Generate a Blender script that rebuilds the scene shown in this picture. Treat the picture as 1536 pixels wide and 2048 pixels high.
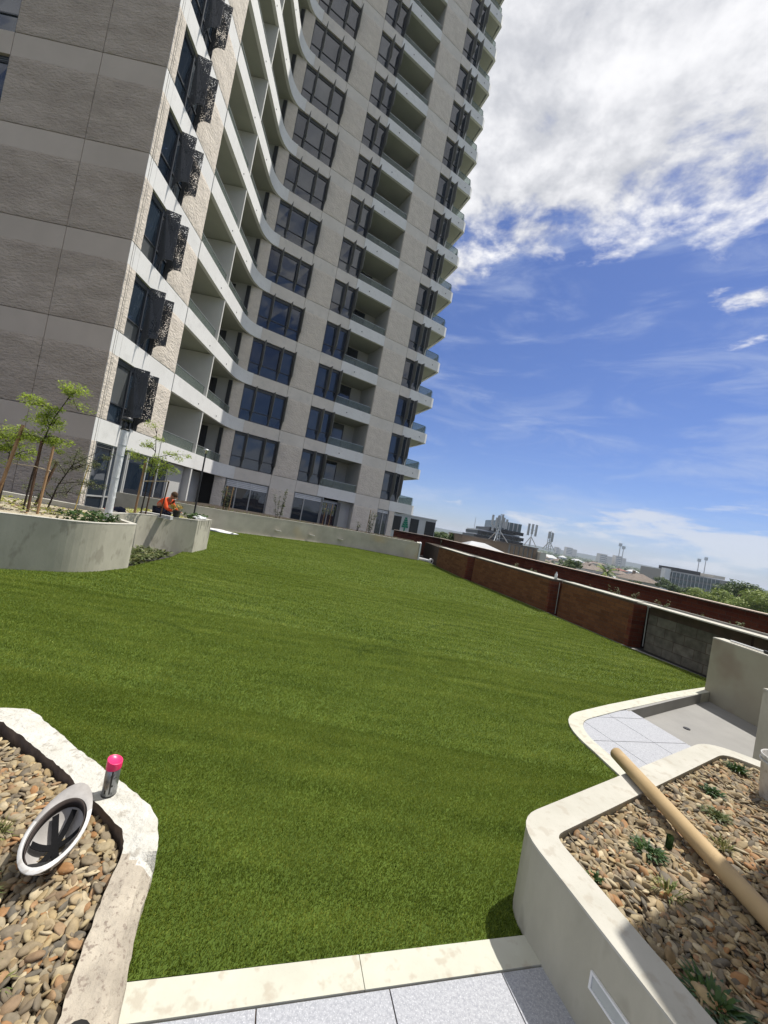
import bpy, bmesh, math, random
import numpy as np
from mathutils import Vector, Matrix, noise as mnoise
random.seed(7); rng = np.random.default_rng(7)
S = bpy.context.scene
for o in list(bpy.data.objects): bpy.data.objects.remove(o)
C = S.collection
R = math.radians

# ------------------------------------------------------------------ camera
EYE = 1.62
ROLL, PITCH, FPX = R(10.48), R(1.32), 770.0
cam = bpy.data.cameras.new('camera'); camo = bpy.data.objects.new('camera', cam); C.objects.link(camo)
cam.sensor_fit = 'HORIZONTAL'; cam.sensor_width = 36.0; cam.lens = 36.0 * FPX / 1536
cam.clip_start = .05; cam.clip_end = 9000
camo.matrix_world = Matrix.Translation((0, 0, EYE)) @ Matrix.Rotation(R(90) + PITCH, 4, 'X') @ Matrix.Rotation(ROLL, 4, 'Z')
S.camera = camo
S.render.resolution_x, S.render.resolution_y = 768, 1024

# ------------------------------------------------------------------ sun, sky, exposure
SUN_EL, SUN_DIR = R(63), Vector((.82, .575, 0)).normalized()
sv = Vector((SUN_DIR.x * math.cos(SUN_EL), SUN_DIR.y * math.cos(SUN_EL), math.sin(SUN_EL)))
sun = bpy.data.lights.new('sun', 'SUN'); sun.energy = 3.75; sun.angle = R(.53); sun.color = (1, .955, .88)
suno = bpy.data.objects.new('sun', sun); C.objects.link(suno)
suno.rotation_euler = (-sv).to_track_quat('-Z', 'Y').to_euler(); suno.location = (20, 15, 60)
S.view_settings.view_transform = 'Standard'; S.view_settings.look = 'None'
S.view_settings.gamma = 1; S.view_settings.use_curve_mapping = False
S.view_settings.exposure = 0.58

W = bpy.data.worlds.new('World'); S.world = W; W.use_nodes = True
nt = W.node_tree; nt.nodes.clear()
def N(t, **k):
    n = nt.nodes.new(t)
    for a, b in k.items(): setattr(n, a, b)
    return n
def lk(a, b): nt.links.new(a, b)
def mth(op, a, b=None, c=None, clamp=False):
    n = N('ShaderNodeMath', operation=op, use_clamp=clamp)
    for i, v in enumerate((a, b, c)):
        if v is None: continue
        if isinstance(v, (int, float)): n.inputs[i].default_value = v
        else: lk(v, n.inputs[i])
    return n.outputs[0]
sky = N('ShaderNodeTexSky', sky_type='NISHITA'); sky.sun_disc = False
sky.sun_elevation = SUN_EL; sky.sun_rotation = math.atan2(SUN_DIR.x, SUN_DIR.y)
sky.air_density = 1.0; sky.dust_density = .35; sky.ozone_density = 2.0; sky.altitude = 50
tc = N('ShaderNodeTexCoord'); sp = N('ShaderNodeSeparateXYZ'); lk(tc.outputs['Generated'], sp.inputs[0])
zz = mth('MAXIMUM', sp.outputs[2], .015)
px = mth('DIVIDE', sp.outputs[0], zz); py = mth('DIVIDE', sp.outputs[1], zz)
cb = N('ShaderNodeCombineXYZ'); lk(px, cb.inputs[0]); lk(py, cb.inputs[1])
def nz(scale, detail, rough=.55, dist=0.0, vec=None, off=0.0):
    n = N('ShaderNodeTexNoise'); n.inputs['Scale'].default_value = scale; n.inputs['Detail'].default_value = detail
    n.inputs['Roughness'].default_value = rough; n.inputs['Distortion'].default_value = dist
    if off:
        m = N('ShaderNodeVectorMath', operation='ADD'); m.inputs[1].default_value = (off, off * .7, 0); lk(vec or cb.outputs[0], m.inputs[0]); vec = m.outputs[0]
    lk(vec or cb.outputs[0], n.inputs['Vector']); return n.outputs['Fac']
n1 = nz(4.2, 9, .60, .25); n2 = nz(11, 6, .6, .1, off=3.1); n3 = nz(2.1, 3, .5, 0, off=7.7)
lin = mth('SUBTRACT', mth('SUBTRACT', 1.395, mth('MULTIPLY', px, .46)), py)      # edge of the big cloud bank
back = mth('MULTIPLY', mth('MAXIMUM', mth('SUBTRACT', -.7, py), 0), .7)      # the bank breaks up again behind the viewer
m0 = mth('MAXIMUM', mth('SUBTRACT', mth('MINIMUM', mth('MULTIPLY', lin, 2.2), .62), back), -.50)
def blob(x, y, r, h):
    d = mth('SQRT', mth('ADD', mth('POWER', mth('SUBTRACT', px, x), 2), mth('POWER', mth('SUBTRACT', py, y), 2)))
    return mth('MULTIPLY', mth('MAXIMUM', mth('SUBTRACT', 1, mth('DIVIDE', d, r)), 0), h)
bl = None
for b in ((1.12, 1.31, .26, .62), (.12, 1.53, .24, .66), (1.36, 1.53, .20, .50), (1.07, 1.55, .10, .50), (.24, 1.62, .12, .50), (.92, 1.2, .22, .42), (.60, 1.25, .18, .38), (.35, 1.30, .16, .35)):
    v = blob(*b); bl = v if bl is None else mth('MAXIMUM', bl, v)
vv = mth('ADD', mth('ADD', m0, bl), mth('ADD', mth('MULTIPLY', mth('SUBTRACT', n1, .5), 1.9), mth('MULTIPLY', mth('SUBTRACT', n2, .5), .5)))
mr = N('ShaderNodeMapRange', interpolation_type='SMOOTHSTEP'); lk(vv, mr.inputs['Value'])
mr.inputs['From Min'].default_value = -.05; mr.inputs['From Max'].default_value = .42
cov = mr.outputs['Result']
# thin cirrus veil lower down
cir = N('ShaderNodeVectorMath', operation='MULTIPLY'); lk(tc.outputs['Generated'], cir.inputs[0]); cir.inputs[1].default_value = (1.6, 1.6, 7)
nc = nz(2.3, 7, .62, .7, vec=cir.outputs[0])
mrc = N('ShaderNodeMapRange', interpolation_type='SMOOTHSTEP'); lk(nc, mrc.inputs['Value'])
mrc.inputs['From Min'].default_value = .44; mrc.inputs['From Max'].default_value = .80; mrc.inputs['To Max'].default_value = .52
# low cumulus bank close to the horizon
low = N('ShaderNodeVectorMath', operation='MULTIPLY'); lk(tc.outputs['Generated'], low.inputs[0]); low.inputs[1].default_value = (6.5, 6.5, 26)
nl = nz(1.0, 8, .6, .2, vec=low.outputs[0])
azr = mth('MULTIPLY', mth('SUBTRACT', mth('DIVIDE', sp.outputs[0], mth('MAXIMUM', sp.outputs[1], .05)), .35), .9)   # more of it to the right
band = mth('SUBTRACT', 1, mth('ABSOLUTE', mth('DIVIDE', mth('SUBTRACT', sp.outputs[2], .075), .06)))
lv = mth('ADD', mth('ADD', mth('MULTIPLY', mth('SUBTRACT', nl, .5), 2.2), mth('MULTIPLY', mth('MAXIMUM', band, -2), .45)), mth('SUBTRACT', mth('MINIMUM', azr, .35), .38))
mrl = N('ShaderNodeMapRange', interpolation_type='SMOOTHSTEP'); lk(lv, mrl.inputs['Value'])
mrl.inputs['From Min'].default_value = 0.0; mrl.inputs['From Max'].default_value = .35; mrl.inputs['To Max'].default_value = .75
# cloud colour: white tops with grey undersides
mg = N('ShaderNodeMapRange', interpolation_type='SMOOTHSTEP'); lk(mth('ADD', mth('ADD', mth('MULTIPLY', n3, .35), mth('MULTIPLY', n1, .45)), mth('MULTIPLY', n2, .3)), mg.inputs['Value'])
mg.inputs['From Min'].default_value = .43; mg.inputs['From Max'].default_value = .66
cc = N('ShaderNodeMix', data_type='RGBA'); lk(mg.outputs['Result'], cc.inputs['Factor'])
cc.inputs['A'].default_value = (3.55, 3.65, 3.95, 1); cc.inputs['B'].default_value = (6.0, 6.0, 6.15, 1)
# sky tint
tint = N('ShaderNodeMix', data_type='RGBA', blend_type='MULTIPLY'); tint.inputs['Factor'].default_value = 1
lk(sky.outputs[0], tint.inputs['A']); tint.inputs['B'].default_value = (.40, .455, .66, 1)
def mixc(f, a, b):
    m = N('ShaderNodeMix', data_type='RGBA')
    lk(f, m.inputs['Factor'])
    lk(a, m.inputs['A'])
    if isinstance(b, tuple): m.inputs['B'].default_value = b
    else: lk(b, m.inputs['B'])
    return m.outputs['Result']
k = mixc(mrc.outputs['Result'], tint.outputs['Result'], (3.3, 3.8, 4.9, 1))
k = mixc(mrl.outputs['Result'], k, (4.4, 4.6, 5.0, 1))
k = mixc(cov, k, cc.outputs['Result'])
bg = N('ShaderNodeBackground'); lk(k, bg.inputs[0]); bg.inputs[1].default_value = .112
wo = N('ShaderNodeOutputWorld'); lk(bg.outputs[0], wo.inputs[0])

# ------------------------------------------------------------------ materials
MATS = {}
def pm(name, c1, c2=None, scale=3.0, rough=.8, bump=0.0, bscale=30.0, spec=.3, metal=0.0, detail=5, c3=None, s3=40, f3=.25, bdetail=4, stretch=None, bdist=.01):
    """procedural: two tones by world position, optional fine speckle and relief"""
    m = bpy.data.materials.new(name); m.use_nodes = True; t = m.node_tree; b = t.nodes['Principled BSDF']
    b.inputs['Roughness'].default_value = rough; b.inputs['Metallic'].default_value = metal
    b.inputs['Specular IOR Level'].default_value = spec
    g = t.nodes.new('ShaderNodeNewGeometry'); vec = g.outputs['Position']
    if stretch:
        vm = t.nodes.new('ShaderNodeVectorMath'); vm.operation = 'MULTIPLY'; vm.inputs[1].default_value = stretch
        t.links.new(vec, vm.inputs[0]); vec = vm.outputs[0]
    def noi(s, d):
        n = t.nodes.new('ShaderNodeTexNoise'); n.inputs['Scale'].default_value = s; n.inputs['Detail'].default_value = d
        n.inputs['Roughness'].default_value = .6
        t.links.new(vec, n.inputs['Vector']); return n.outputs['Fac']
    if c2 is None: c2 = tuple(x * .8 for x in c1)
    r = t.nodes.new('ShaderNodeValToRGB'); t.links.new(noi(scale, detail), r.inputs[0])
    r.color_ramp.elements[0].position = .35; r.color_ramp.elements[1].position = .68
    r.color_ramp.elements[0].color = (*c2, 1); r.color_ramp.elements[1].color = (*c1, 1)
    col = r.outputs[0]
    if c3:
        r3 = t.nodes.new('ShaderNodeValToRGB'); t.links.new(noi(s3, 3), r3.inputs[0])
        r3.color_ramp.elements[0].position = .56; r3.color_ramp.elements[1].position = .66
        r3.color_ramp.elements[0].color = (0, 0, 0, 1); r3.color_ramp.elements[1].color = (f3,) * 3 + (1,)
        mx = t.nodes.new('ShaderNodeMix'); mx.data_type = 'RGBA'; t.links.new(r3.outputs[0], mx.inputs['Factor'])
        t.links.new(col, mx.inputs['A']); mx.inputs['B'].default_value = (*c3, 1); col = mx.outputs['Result']
    t.links.new(col, b.inputs['Base Color'])
    if bump:
        bp = t.nodes.new('ShaderNodeBump'); bp.inputs['Strength'].default_value = bump; bp.inputs['Distance'].default_value = bdist
        t.links.new(noi(bscale, bdetail), bp.inputs['Height']); t.links.new(bp.outputs[0], b.inputs['Normal'])
    MATS[name] = m; return m
def randmat(name, cols, rough=.7, bump=.3, bscale=60, spec=.3, jitter=.25, island=True, transl=0.0):
    """colour picked per object / per loose piece"""
    m = bpy.data.materials.new(name); m.use_nodes = True; t = m.node_tree; b = t.nodes['Principled BSDF']
    b.inputs['Roughness'].default_value = rough; b.inputs['Specular IOR Level'].default_value = spec
    oi = t.nodes.new('ShaderNodeObjectInfo'); g = t.nodes.new('ShaderNodeNewGeometry')
    a = t.nodes.new('ShaderNodeMath'); a.operation = 'ADD'; t.links.new(oi.outputs['Random'], a.inputs[0])
    t.links.new(g.outputs['Random Per Island'], a.inputs[1]) if island else None
    f = t.nodes.new('ShaderNodeMath'); f.operation = 'FRACT'; t.links.new(a.outputs[0], f.inputs[0])
    r = t.nodes.new('ShaderNodeValToRGB'); t.links.new(f.outputs[0], r.inputs[0])
    el = r.color_ramp.elements
    while len(el) < len(cols): el.new(.5)
    for i, c in enumerate(cols): el[i].position = i / max(1, len(cols) - 1); el[i].color = (*c, 1)
    n = t.nodes.new('ShaderNodeTexNoise'); n.inputs['Scale'].default_value = bscale; n.inputs['Detail'].default_value = 4
    t.links.new(g.outputs['Position'], n.inputs['Vector'])
    mr_ = t.nodes.new('ShaderNodeMapRange'); t.links.new(n.outputs['Fac'], mr_.inputs[0])
    mr_.inputs['From Min'].default_value = .3; mr_.inputs['From Max'].default_value = .7
    mr_.inputs['To Min'].default_value = 1 - jitter; mr_.inputs['To Max'].default_value = 1 + jitter
    mx = t.nodes.new('ShaderNodeVectorMath'); mx.operation = 'SCALE'; t.links.new(r.outputs[0], mx.inputs[0]); t.links.new(mr_.outputs[0], mx.inputs['Scale'])
    t.links.new(mx.outputs[0], b.inputs['Base Color'])
    if bump:
        bp = t.nodes.new('ShaderNodeBump'); bp.inputs['Strength'].default_value = bump; bp.inputs['Distance'].default_value = .004
        t.links.new(n.outputs['Fac'], bp.inputs['Height']); t.links.new(bp.outputs[0], b.inputs['Normal'])
    if transl:
        tr = t.nodes.new('ShaderNodeBsdfTranslucent'); t.links.new(mx.outputs[0], tr.inputs[0])
        ms = t.nodes.new('ShaderNodeMixShader'); ms.inputs[0].default_value = transl
        t.links.new(b.outputs[0], ms.inputs[1]); t.links.new(tr.outputs[0], ms.inputs[2])
        t.links.new(ms.outputs[0], t.nodes['Material Output'].inputs[0])
    MATS[name] = m; return m
def glassmat(name, tint, alpha, rough=.03):
    m = bpy.data.materials.new(name); m.use_nodes = True; t = m.node_tree; t.nodes.remove(t.nodes['Principled BSDF'])
    a = t.nodes.new('ShaderNodeBsdfTransparent'); a.inputs[0].default_value = (*tint, 1)
    g = t.nodes.new('ShaderNodeBsdfGlossy'); g.inputs['Roughness'].default_value = rough
    fr = t.nodes.new('ShaderNodeFresnel'); fr.inputs['IOR'].default_value = 1.18
    ad = t.nodes.new('ShaderNodeMath'); ad.operation = 'ADD'; ad.use_clamp = True; t.links.new(fr.outputs[0], ad.inputs[0]); ad.inputs[1].default_value = alpha
    ms = t.nodes.new('ShaderNodeMixShader'); t.links.new(ad.outputs[0], ms.inputs[0]); t.links.new(a.outputs[0], ms.inputs[1]); t.links.new(g.outputs[0], ms.inputs[2])
    t.links.new(ms.outputs[0], t.nodes['Material Output'].inputs[0]); MATS[name] = m; return m

M_smooth = pm('precast_smooth', (.68, .63, .56), (.61, .565, .50), 1.1, .85, .10, 25, c3=(.48, .46, .42), s3=2.5, f3=.35)
M_rough = pm('precast_rough', (.68, .61, .52), (.60, .535, .455), 2.2, .9, .65, 7, bdetail=6, bdist=.09, stretch=(1, 1, 1.8))
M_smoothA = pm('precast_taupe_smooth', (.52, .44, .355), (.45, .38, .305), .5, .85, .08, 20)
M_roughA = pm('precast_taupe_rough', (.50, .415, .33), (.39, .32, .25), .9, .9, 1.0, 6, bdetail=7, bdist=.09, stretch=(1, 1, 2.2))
M_band = pm('band_white_concrete', (.74, .73, .70), (.68, .67, .64), .8, .75, .08, 14, c3=(.58, .57, .54), s3=3, f3=.4)
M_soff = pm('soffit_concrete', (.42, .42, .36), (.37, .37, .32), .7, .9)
M_inner = pm('balcony_wall_render', (.50, .49, .46), (.45, .445, .42), .7, .9)
M_dark = pm('dark_joint', (.03, .028, .026), None, 5, .9)
M_frame = pm('window_frame_metal', (.045, .047, .05), (.035, .037, .04), 2, .45, spec=.5)
M_fin = pm('fin_metal_grey', (.17, .172, .155), (.13, .132, .12), 1.6, .55, spec=.4, stretch=(1, 1, .3))
M_rail = pm('rail_metal', (.55, .57, .57), (.45, .47, .47), 2, .35, metal=.6)
M_alu = pm('aluminium_frame', (.42, .42, .40), (.36, .36, .35), 2, .45)
M_railg = pm('rail_teal', (.08, .16, .15), None, 2, .4, metal=.3)
M_blind = pm('blind_white', (.62, .63, .64), (.55, .56, .57), 3, .7)
M_glass = pm('window_glass', (.018, .026, .038), (.012, .018, .028), .6, .035, .12, 1.1, spec=1.0, bdist=.03, bdetail=1)
def winglass():
    m = MATS['window_glass']; t = m.node_tree; b = t.nodes['Principled BSDF']
    oi = t.nodes.new('ShaderNodeObjectInfo'); r_ = t.nodes.new('ShaderNodeValToRGB'); r_.color_ramp.interpolation = 'CONSTANT'; e = r_.color_ramp.elements
    e[0].position = 0; e[0].color = (.012, .020, .032, 1); e[1].position = .45; e[1].color = (.022, .034, .050, 1)
    for p_, c_ in ((.72, (.045, .055, .065, 1)), (.88, (.012, .014, .018, 1)), (.94, (.10, .105, .105, 1))): x_ = e.new(p_); x_.color = c_
    t.links.new(oi.outputs['Random'], r_.inputs[0]); t.links.new(r_.outputs[0], b.inputs['Base Color'])
winglass()
M_glassin = pm('doorway_dark', (.012, .012, .012), None, 1, .3)
def balglass():
    m = bpy.data.materials.new('balustrade_glass'); m.use_nodes = True; t = m.node_tree; b = t.nodes['Principled BSDF']
    b.inputs['Base Color'].default_value = (.19, .215, .195, 1); b.inputs['Roughness'].default_value = .12
    a = t.nodes.new('ShaderNodeBsdfTransparent'); a.inputs[0].default_value = (.78, .84, .81, 1); ms = t.nodes.new('ShaderNodeMixShader'); ms.inputs[0].default_value = .38
    t.links.new(a.outputs[0], ms.inputs[1]); t.links.new(b.outputs[0], ms.inputs[2]); t.links.new(ms.outputs[0], t.nodes['Material Output'].inputs[0]); return m
M_bal = balglass()
M_conc = pm('planter_concrete', (.50, .475, .385), (.37, .35, .28), 1.8, .85, .14, 40, c3=(.25, .23, .18), s3=3.6, f3=.6, detail=9, stretch=(1.6, 1.6, .7))
M_concold = pm('weathered_concrete', (.56, .51, .41), (.42, .38, .30), 1.4, .9, .22, 35, c3=(.58, .42, .20), s3=.3, f3=.6, detail=8)  # broad orange tint: warm reflected light painted in along with tan staining
M_rim = pm('rim_concrete', (.50, .485, .43), (.43, .415, .36), 5, .85, .10, 60, c3=(.36, .32, .26), s3=16, f3=.5, detail=7)
M_curb = pm('curb_stone', (.52, .52, .44), (.47, .465, .39), 6, .75, .10, 70, c3=(.38, .32, .25), s3=14, f3=.55, detail=7)
M_paver = pm('granite_paver', (.40, .41, .44), (.29, .30, .33), 90, .7, .08, 150, c3=(.56, .57, .60), s3=210, f3=.9, detail=2)
M_pad = pm('sunken_pad', (.28, .275, .262), (.245, .24, .23), 2.5, .8, .06, 30)
M_mortar = pm('mortar', (.11, .075, .055), (.085, .06, .045), 8, .95)
M_soil = pm('planter_soil', (.06, .045, .032), (.035, .027, .02), 14, .95, .5, 40)
M_roof = pm('podium_membrane', (.06, .058, .055), None, 4, .9)
M_drain = pm('drain_gravel_dark', (.03, .03, .03), None, 12, .9)
M_wood = pm('timber_stake', (.36, .23, .12), (.24, .14, .07), 9, .85, .2, 30, stretch=(6, 6, .6))
M_woodd = pm('timber_stake_dark', (.10, .055, .03), (.06, .035, .02), 9, .85)
M_bark = pm('sapling_bark', (.055, .04, .032), (.03, .024, .02), 20, .9)
M_black = pm('black_metal', (.02, .02, .02), None, 3, .45, spec=.5)
M_wrap = pm('white_plastic_wrap', (.74, .75, .74), (.55, .56, .57), 16, .28, .9, 26, spec=.6, stretch=(1, 1, .35), bdist=.02)
M_white = pm('white_plastic', (.78, .78, .77), (.66, .66, .66), 9, .45)
M_whitedirty = pm('dirty_white_plastic', (.66, .655, .64), (.50, .49, .47), 14, .4, c3=(.33, .3, .26), s3=30, f3=.6)
M_tube = pm('kraft_cardboard', (.47, .345, .19), (.41, .295, .155), 5, .7, .06, 30, c3=(.62, .48, .29), s3=4, f3=.5)
M_pink = pm('pink_cap', (.86, .035, .16), (.80, .03, .14), 6, .35, spec=.5)
M_can = pm('can_tin', (.42, .43, .45), (.26, .27, .28), 22, .32, metal=.75, c3=(.08, .08, .09), s3=50, f3=.8)
M_blue = pm('lettering_blue', (.03, .10, .32), None, 5, .5)
M_orange = pm('hi_vis_orange', (.72, .095, .022), (.52, .06, .014), 9, .8)
M_navy = pm('navy_cloth', (.018, .022, .045), None, 9, .9)
M_skin = pm('skin', (.42, .21, .13), None, 9, .6)
M_red = pm('red_cloth', (.55, .03, .03), None, 9, .8)
M_hill = pm('far_hill_trees', (.045, .065, .055), (.03, .045, .042), .02, .95)
M_town = pm('town_ground', (.10, .11, .08), (.05, .075, .035), .03, .95, c3=(.22, .21, .20), s3=.05, f3=.6)
M_tan = pm('tan_brickwork', (.26, .195, .14), (.21, .155, .11), 1.2, .9)
M_cream = pm('cream_render', (.55, .52, .46), (.48, .46, .41), .4, .85)
M_offg = pm('office_glass', (.06, .10, .11), (.035, .06, .07), .3, .12, spec=.8)
M_wht = pm('white_render', (.64, .65, .66), (.56, .57, .58), .4, .7)
M_grn = pm('mural_green', (.03, .26, .16), None, 3, .7)
M_tile = pm('roof_tile_brown', (.22, .18, .145), (.16, .13, .11), .9, .9)
M_tiler = pm('roof_tile_red', (.25, .10, .07), (.18, .075, .055), .9, .9)
M_metr = pm('roof_metal_pale', (.48, .49, .50), (.38, .39, .40), .5, .6)
M_brick = randmat('red_brick', [(.115, .028, .015), (.16, .042, .020), (.13, .033, .017), (.18, .052, .025), (.095, .026, .016)], .9, .5, 40, jitter=.22)
M_bluff = randmat('brown_brick', [(.12, .048, .018), (.165, .068, .027), (.20, .085, .034), (.14, .053, .020)], .9, .5, 40, jitter=.22)
M_block = randmat('grey_block', [(.105, .098, .074), (.18, .165, .13), (.13, .12, .092), (.15, .14, .11)], .95, .6, 8, jitter=.3)
M_peb = randmat('river_pebble', [(.28, .205, .105), (.17, .14, .10), (.36, .27, .14), (.20, .165, .115), (.11, .098, .078), (.24, .165, .08), (.48, .40, .26), (.18, .15, .105), (.31, .16, .065), (.26, .22, .15), (.34, .27, .15)], .72, .35, 55, jitter=.18)
M_lime = randmat('lime_leaf', [(.27, .36, .04), (.38, .46, .08), (.19, .28, .04)], .5, 0, 9, transl=.55)
M_leafg = randmat('dark_leaf', [(.035, .075, .018), (.06, .11, .025), (.045, .09, .03)], .45, 0, 9, transl=.25)
M_leafo = randmat('olive_leaf', [(.075, .10, .03), (.11, .14, .05), (.16, .16, .06)], .5, 0, 9, transl=.3)
M_yel = randmat('yellow_groundcover', [(.28, .30, .05), (.38, .38, .08), (.20, .25, .05)], .6, 0, 9, transl=.3)
M_grsb = randmat('dry_tuft', [(.10, .14, .035), (.20, .20, .07), (.28, .25, .11)], .6, 0, 9, transl=.3)
M_tree = randmat('street_tree_leaf', [(.035, .062, .015), (.06, .10, .02), (.10, .15, .03), (.05, .08, .02)], .6, 0, 9, transl=.25)
M_treel = randmat('light_tree_leaf', [(.12, .17, .03), (.20, .26, .05), (.27, .32, .07)], .6, 0, 9, transl=.25)

def perf(name):
    m = bpy.data.materials.new(name); m.use_nodes = True; t = m.node_tree; b = t.nodes['Principled BSDF']
    b.inputs['Base Color'].default_value = (.045, .047, .05, 1); b.inputs['Roughness'].default_value = .45
    g = t.nodes.new('ShaderNodeNewGeometry'); v = t.nodes.new('ShaderNodeTexVoronoi'); v.inputs['Scale'].default_value = 30
    t.links.new(g.outputs['Position'], v.inputs['Vector'])
    n = t.nodes.new('ShaderNodeTexNoise'); n.inputs['Scale'].default_value = 2.5; t.links.new(g.outputs['Position'], n.inputs['Vector'])
    a = t.nodes.new('ShaderNodeMath'); a.operation = 'MULTIPLY'; t.links.new(n.outputs['Fac'], a.inputs[0]); a.inputs[1].default_value = .80
    lt = t.nodes.new('ShaderNodeMath'); lt.operation = 'LESS_THAN'; t.links.new(v.outputs['Distance'], lt.inputs[0]); t.links.new(a.outputs[0], lt.inputs[1])
    tr = t.nodes.new('ShaderNodeBsdfTransparent'); ms = t.nodes.new('ShaderNodeMixShader')
    t.links.new(lt.outputs[0], ms.inputs[0]); t.links.new(b.outputs[0], ms.inputs[1]); t.links.new(tr.outputs[0], ms.inputs[2])
    t.links.new(ms.outputs[0], t.nodes['Material Output'].inputs[0]); return m
M_perf = perf('perforated_screen')

# ------------------------------------------------------------------ builders
class MB:
    def __init__(s): s.v = []; s.f = []; s.m = []; s.sm = []
    def add(s, vs, fs, mi=0, smooth=False):
        b = len(s.v); s.v += [tuple(v) for v in vs]
        for f in fs: s.f.append(tuple(i + b for i in f)); s.m.append(mi); s.sm.append(smooth)
        return s
    def box(s, a, b, mi=0):
        x0, y0, z0 = a; x1, y1, z1 = b
        return s.hexa([(x0, y0), (x1, y0), (x1, y1), (x0, y1)], z0, z1, mi)
    def hexa(s, q, z0, z1, mi=0):
        return s.prism(q, z0, z1, mi)
    def prism(s, pts, z0, z1, mi=0, mtop=None, cap=True):
        n = len(pts)
        vs = [(p[0], p[1], z0) for p in pts] + [(p[0], p[1], z1) for p in pts]
        s.add(vs, [(i, (i + 1) % n, n + (i + 1) % n, n + i) for i in range(n)], mi)
        if cap:
            s.add([(p[0], p[1], z1) for p in pts], [tuple(range(n))], mi if mtop is None else mtop)
            s.add([(p[0], p[1], z0) for p in pts], [tuple(range(n))[::-1]], mi)
        return s
    def cyl(s, p, q, r0, r1=None, n=10, mi=0, cap=True, smooth=True):
        r1 = r0 if r1 is None else r1
        p, q = Vector(p), Vector(q); d = (q - p)
        if d.length < 1e-6: return s
        d.normalize(); u = d.orthogonal().normalized(); w = d.cross(u)
        vs = []
        for c, r in ((p, r0), (q, r1)):
            for i in range(n):
                a = 2 * math.pi * i / n; vs.append(c + u * math.cos(a) * r + w * math.sin(a) * r)
        s.add(vs, [(i, (i + 1) % n, n + (i + 1) % n, n + i) for i in range(n)], mi, smooth)
        if cap: s.add(vs[:n], [tuple(range(n))[::-1]], mi); s.add(vs[n:], [tuple(range(n))], mi)
        return s
    def path(s, pts, radii, n=7, mi=0):
        for i in range(len(pts) - 1): s.cyl(pts[i], pts[i + 1], radii[i], radii[i + 1], n, mi, cap=(i == len(pts) - 2))
        return s
    def lathe(s, prof, c=(0, 0, 0), n=28, mi=0, smooth=True):
        vs = []
        for r, z in prof:
            for i in range(n):
                a = 2 * math.pi * i / n; vs.append((c[0] + r * math.cos(a), c[1] + r * math.sin(a), c[2] + z))
        fs = []
        for j in range(len(prof) - 1):
            for i in range(n): fs.append((j * n + i, j * n + (i + 1) % n, (j + 1) * n + (i + 1) % n, (j + 1) * n + i))
        return s.add(vs, fs, mi, smooth)
    def build(s, name, mats, parent=None, loc=None):
        me = bpy.data.meshes.new(name); me.from_pydata(s.v, [], s.f)
        mats = mats if isinstance(mats, (list, tuple)) else [mats]
        for m in mats: me.materials.append(m)
        if len(mats) > 1: me.polygons.foreach_set('material_index', s.m)
        if any(s.sm): me.polygons.foreach_set('use_smooth', s.sm)
        me.update()
        o = bpy.data.objects.new(name, me); C.objects.link(o)
        if parent: o.parent = parent
        if loc: o.location = loc
        return o
def tag(o, label=None, cat=None, group=None, kind=None):
    if label: o['label'] = label
    if cat: o['category'] = cat
    if group: o['group'] = group
    if kind: o['kind'] = kind
    return o
def empty(name, loc, label, cat, group=None):
    o = bpy.data.objects.new(name, None); C.objects.link(o); o.location = loc; o.empty_display_size = .2
    return tag(o, label, cat, group)
def at(x, y, Y):
    """photo pixel at distance Y -> (X, z)"""
    dx, dy = x - 768, y - 1024; cr, sr = math.cos(ROLL), math.sin(ROLL)
    a = (dx * cr + dy * sr) / FPX; b = (dx * sr - dy * cr) / FPX
    cp, s_ = math.cos(PITCH), math.sin(PITCH); t = Y / (cp - b * s_)
    return a * t, EYE + (s_ + b * cp) * t
def offset(path, d):
    """offset an open polyline to its right side by d"""
    out = []
    n = len(path)
    for i in range(n):
        a = Vector(path[max(i - 1, 0)]); b = Vector(path[min(i + 1, n - 1)]); p = Vector(path[i])
        d1 = (p - a).normalized() if i > 0 else (b - p).normalized()
        d2 = (b - p).normalized() if i < n - 1 else d1
        n1 = Vector((d1.y, -d1.x)); n2 = Vector((d2.y, -d2.x)); m = (n1 + n2)
        m = m / max(.3, m.length_squared / 2) if m.length > 1e-6 else n1
        out.append((p.x + m.x * d, p.y + m.y * d))
    return out
def sweep(mb, path, o0, o1, z0, z1, mi=0):
    A, B = offset(path, o0), offset(path, o1)
    for i in range(len(path) - 1):
        q = [A[i], A[i + 1], B[i + 1], B[i]]
        vs = [(p[0], p[1], z0) for p in q] + [(p[0], p[1], z1) for p in q]
        mb.add(vs, [(0, 1, 5, 4), (2, 3, 7, 6), (4, 5, 6, 7), (3, 2, 1, 0)], mi)
        if i == 0: mb.add(vs, [(3, 0, 4, 7)], mi)
        if i == len(path) - 2: mb.add(vs, [(1, 2, 6, 5)], mi)
    return mb
def bez(p0, p1, p2, n=8):
    return [((1 - t) ** 2 * p0[0] + 2 * t * (1 - t) * p1[0] + t * t * p2[0], (1 - t) ** 2 * p0[1] + 2 * t * (1 - t) * p1[1] + t * t * p2[1]) for t in [i / n for i in range(n + 1)]]
def round_path(pts, r, n=5, closed=False):
    out = []; N_ = len(pts)
    for i, p in enumerate(pts):
        if not closed and i in (0, N_ - 1): out.append(p); continue
        a, b = Vector(pts[i - 1]), Vector(pts[(i + 1) % N_]); p = Vector(p)
        rr = r[i] if isinstance(r, (list, tuple)) else r
        if rr <= 0: out.append(tuple(p)); continue
        u = (a - p); v = (b - p); q = min(rr, u.length * .48, v.length * .48)
        out += bez(tuple(p + u.normalized() * q), tuple(p), tuple(p + v.normalized() * q), n)
    return out
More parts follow.
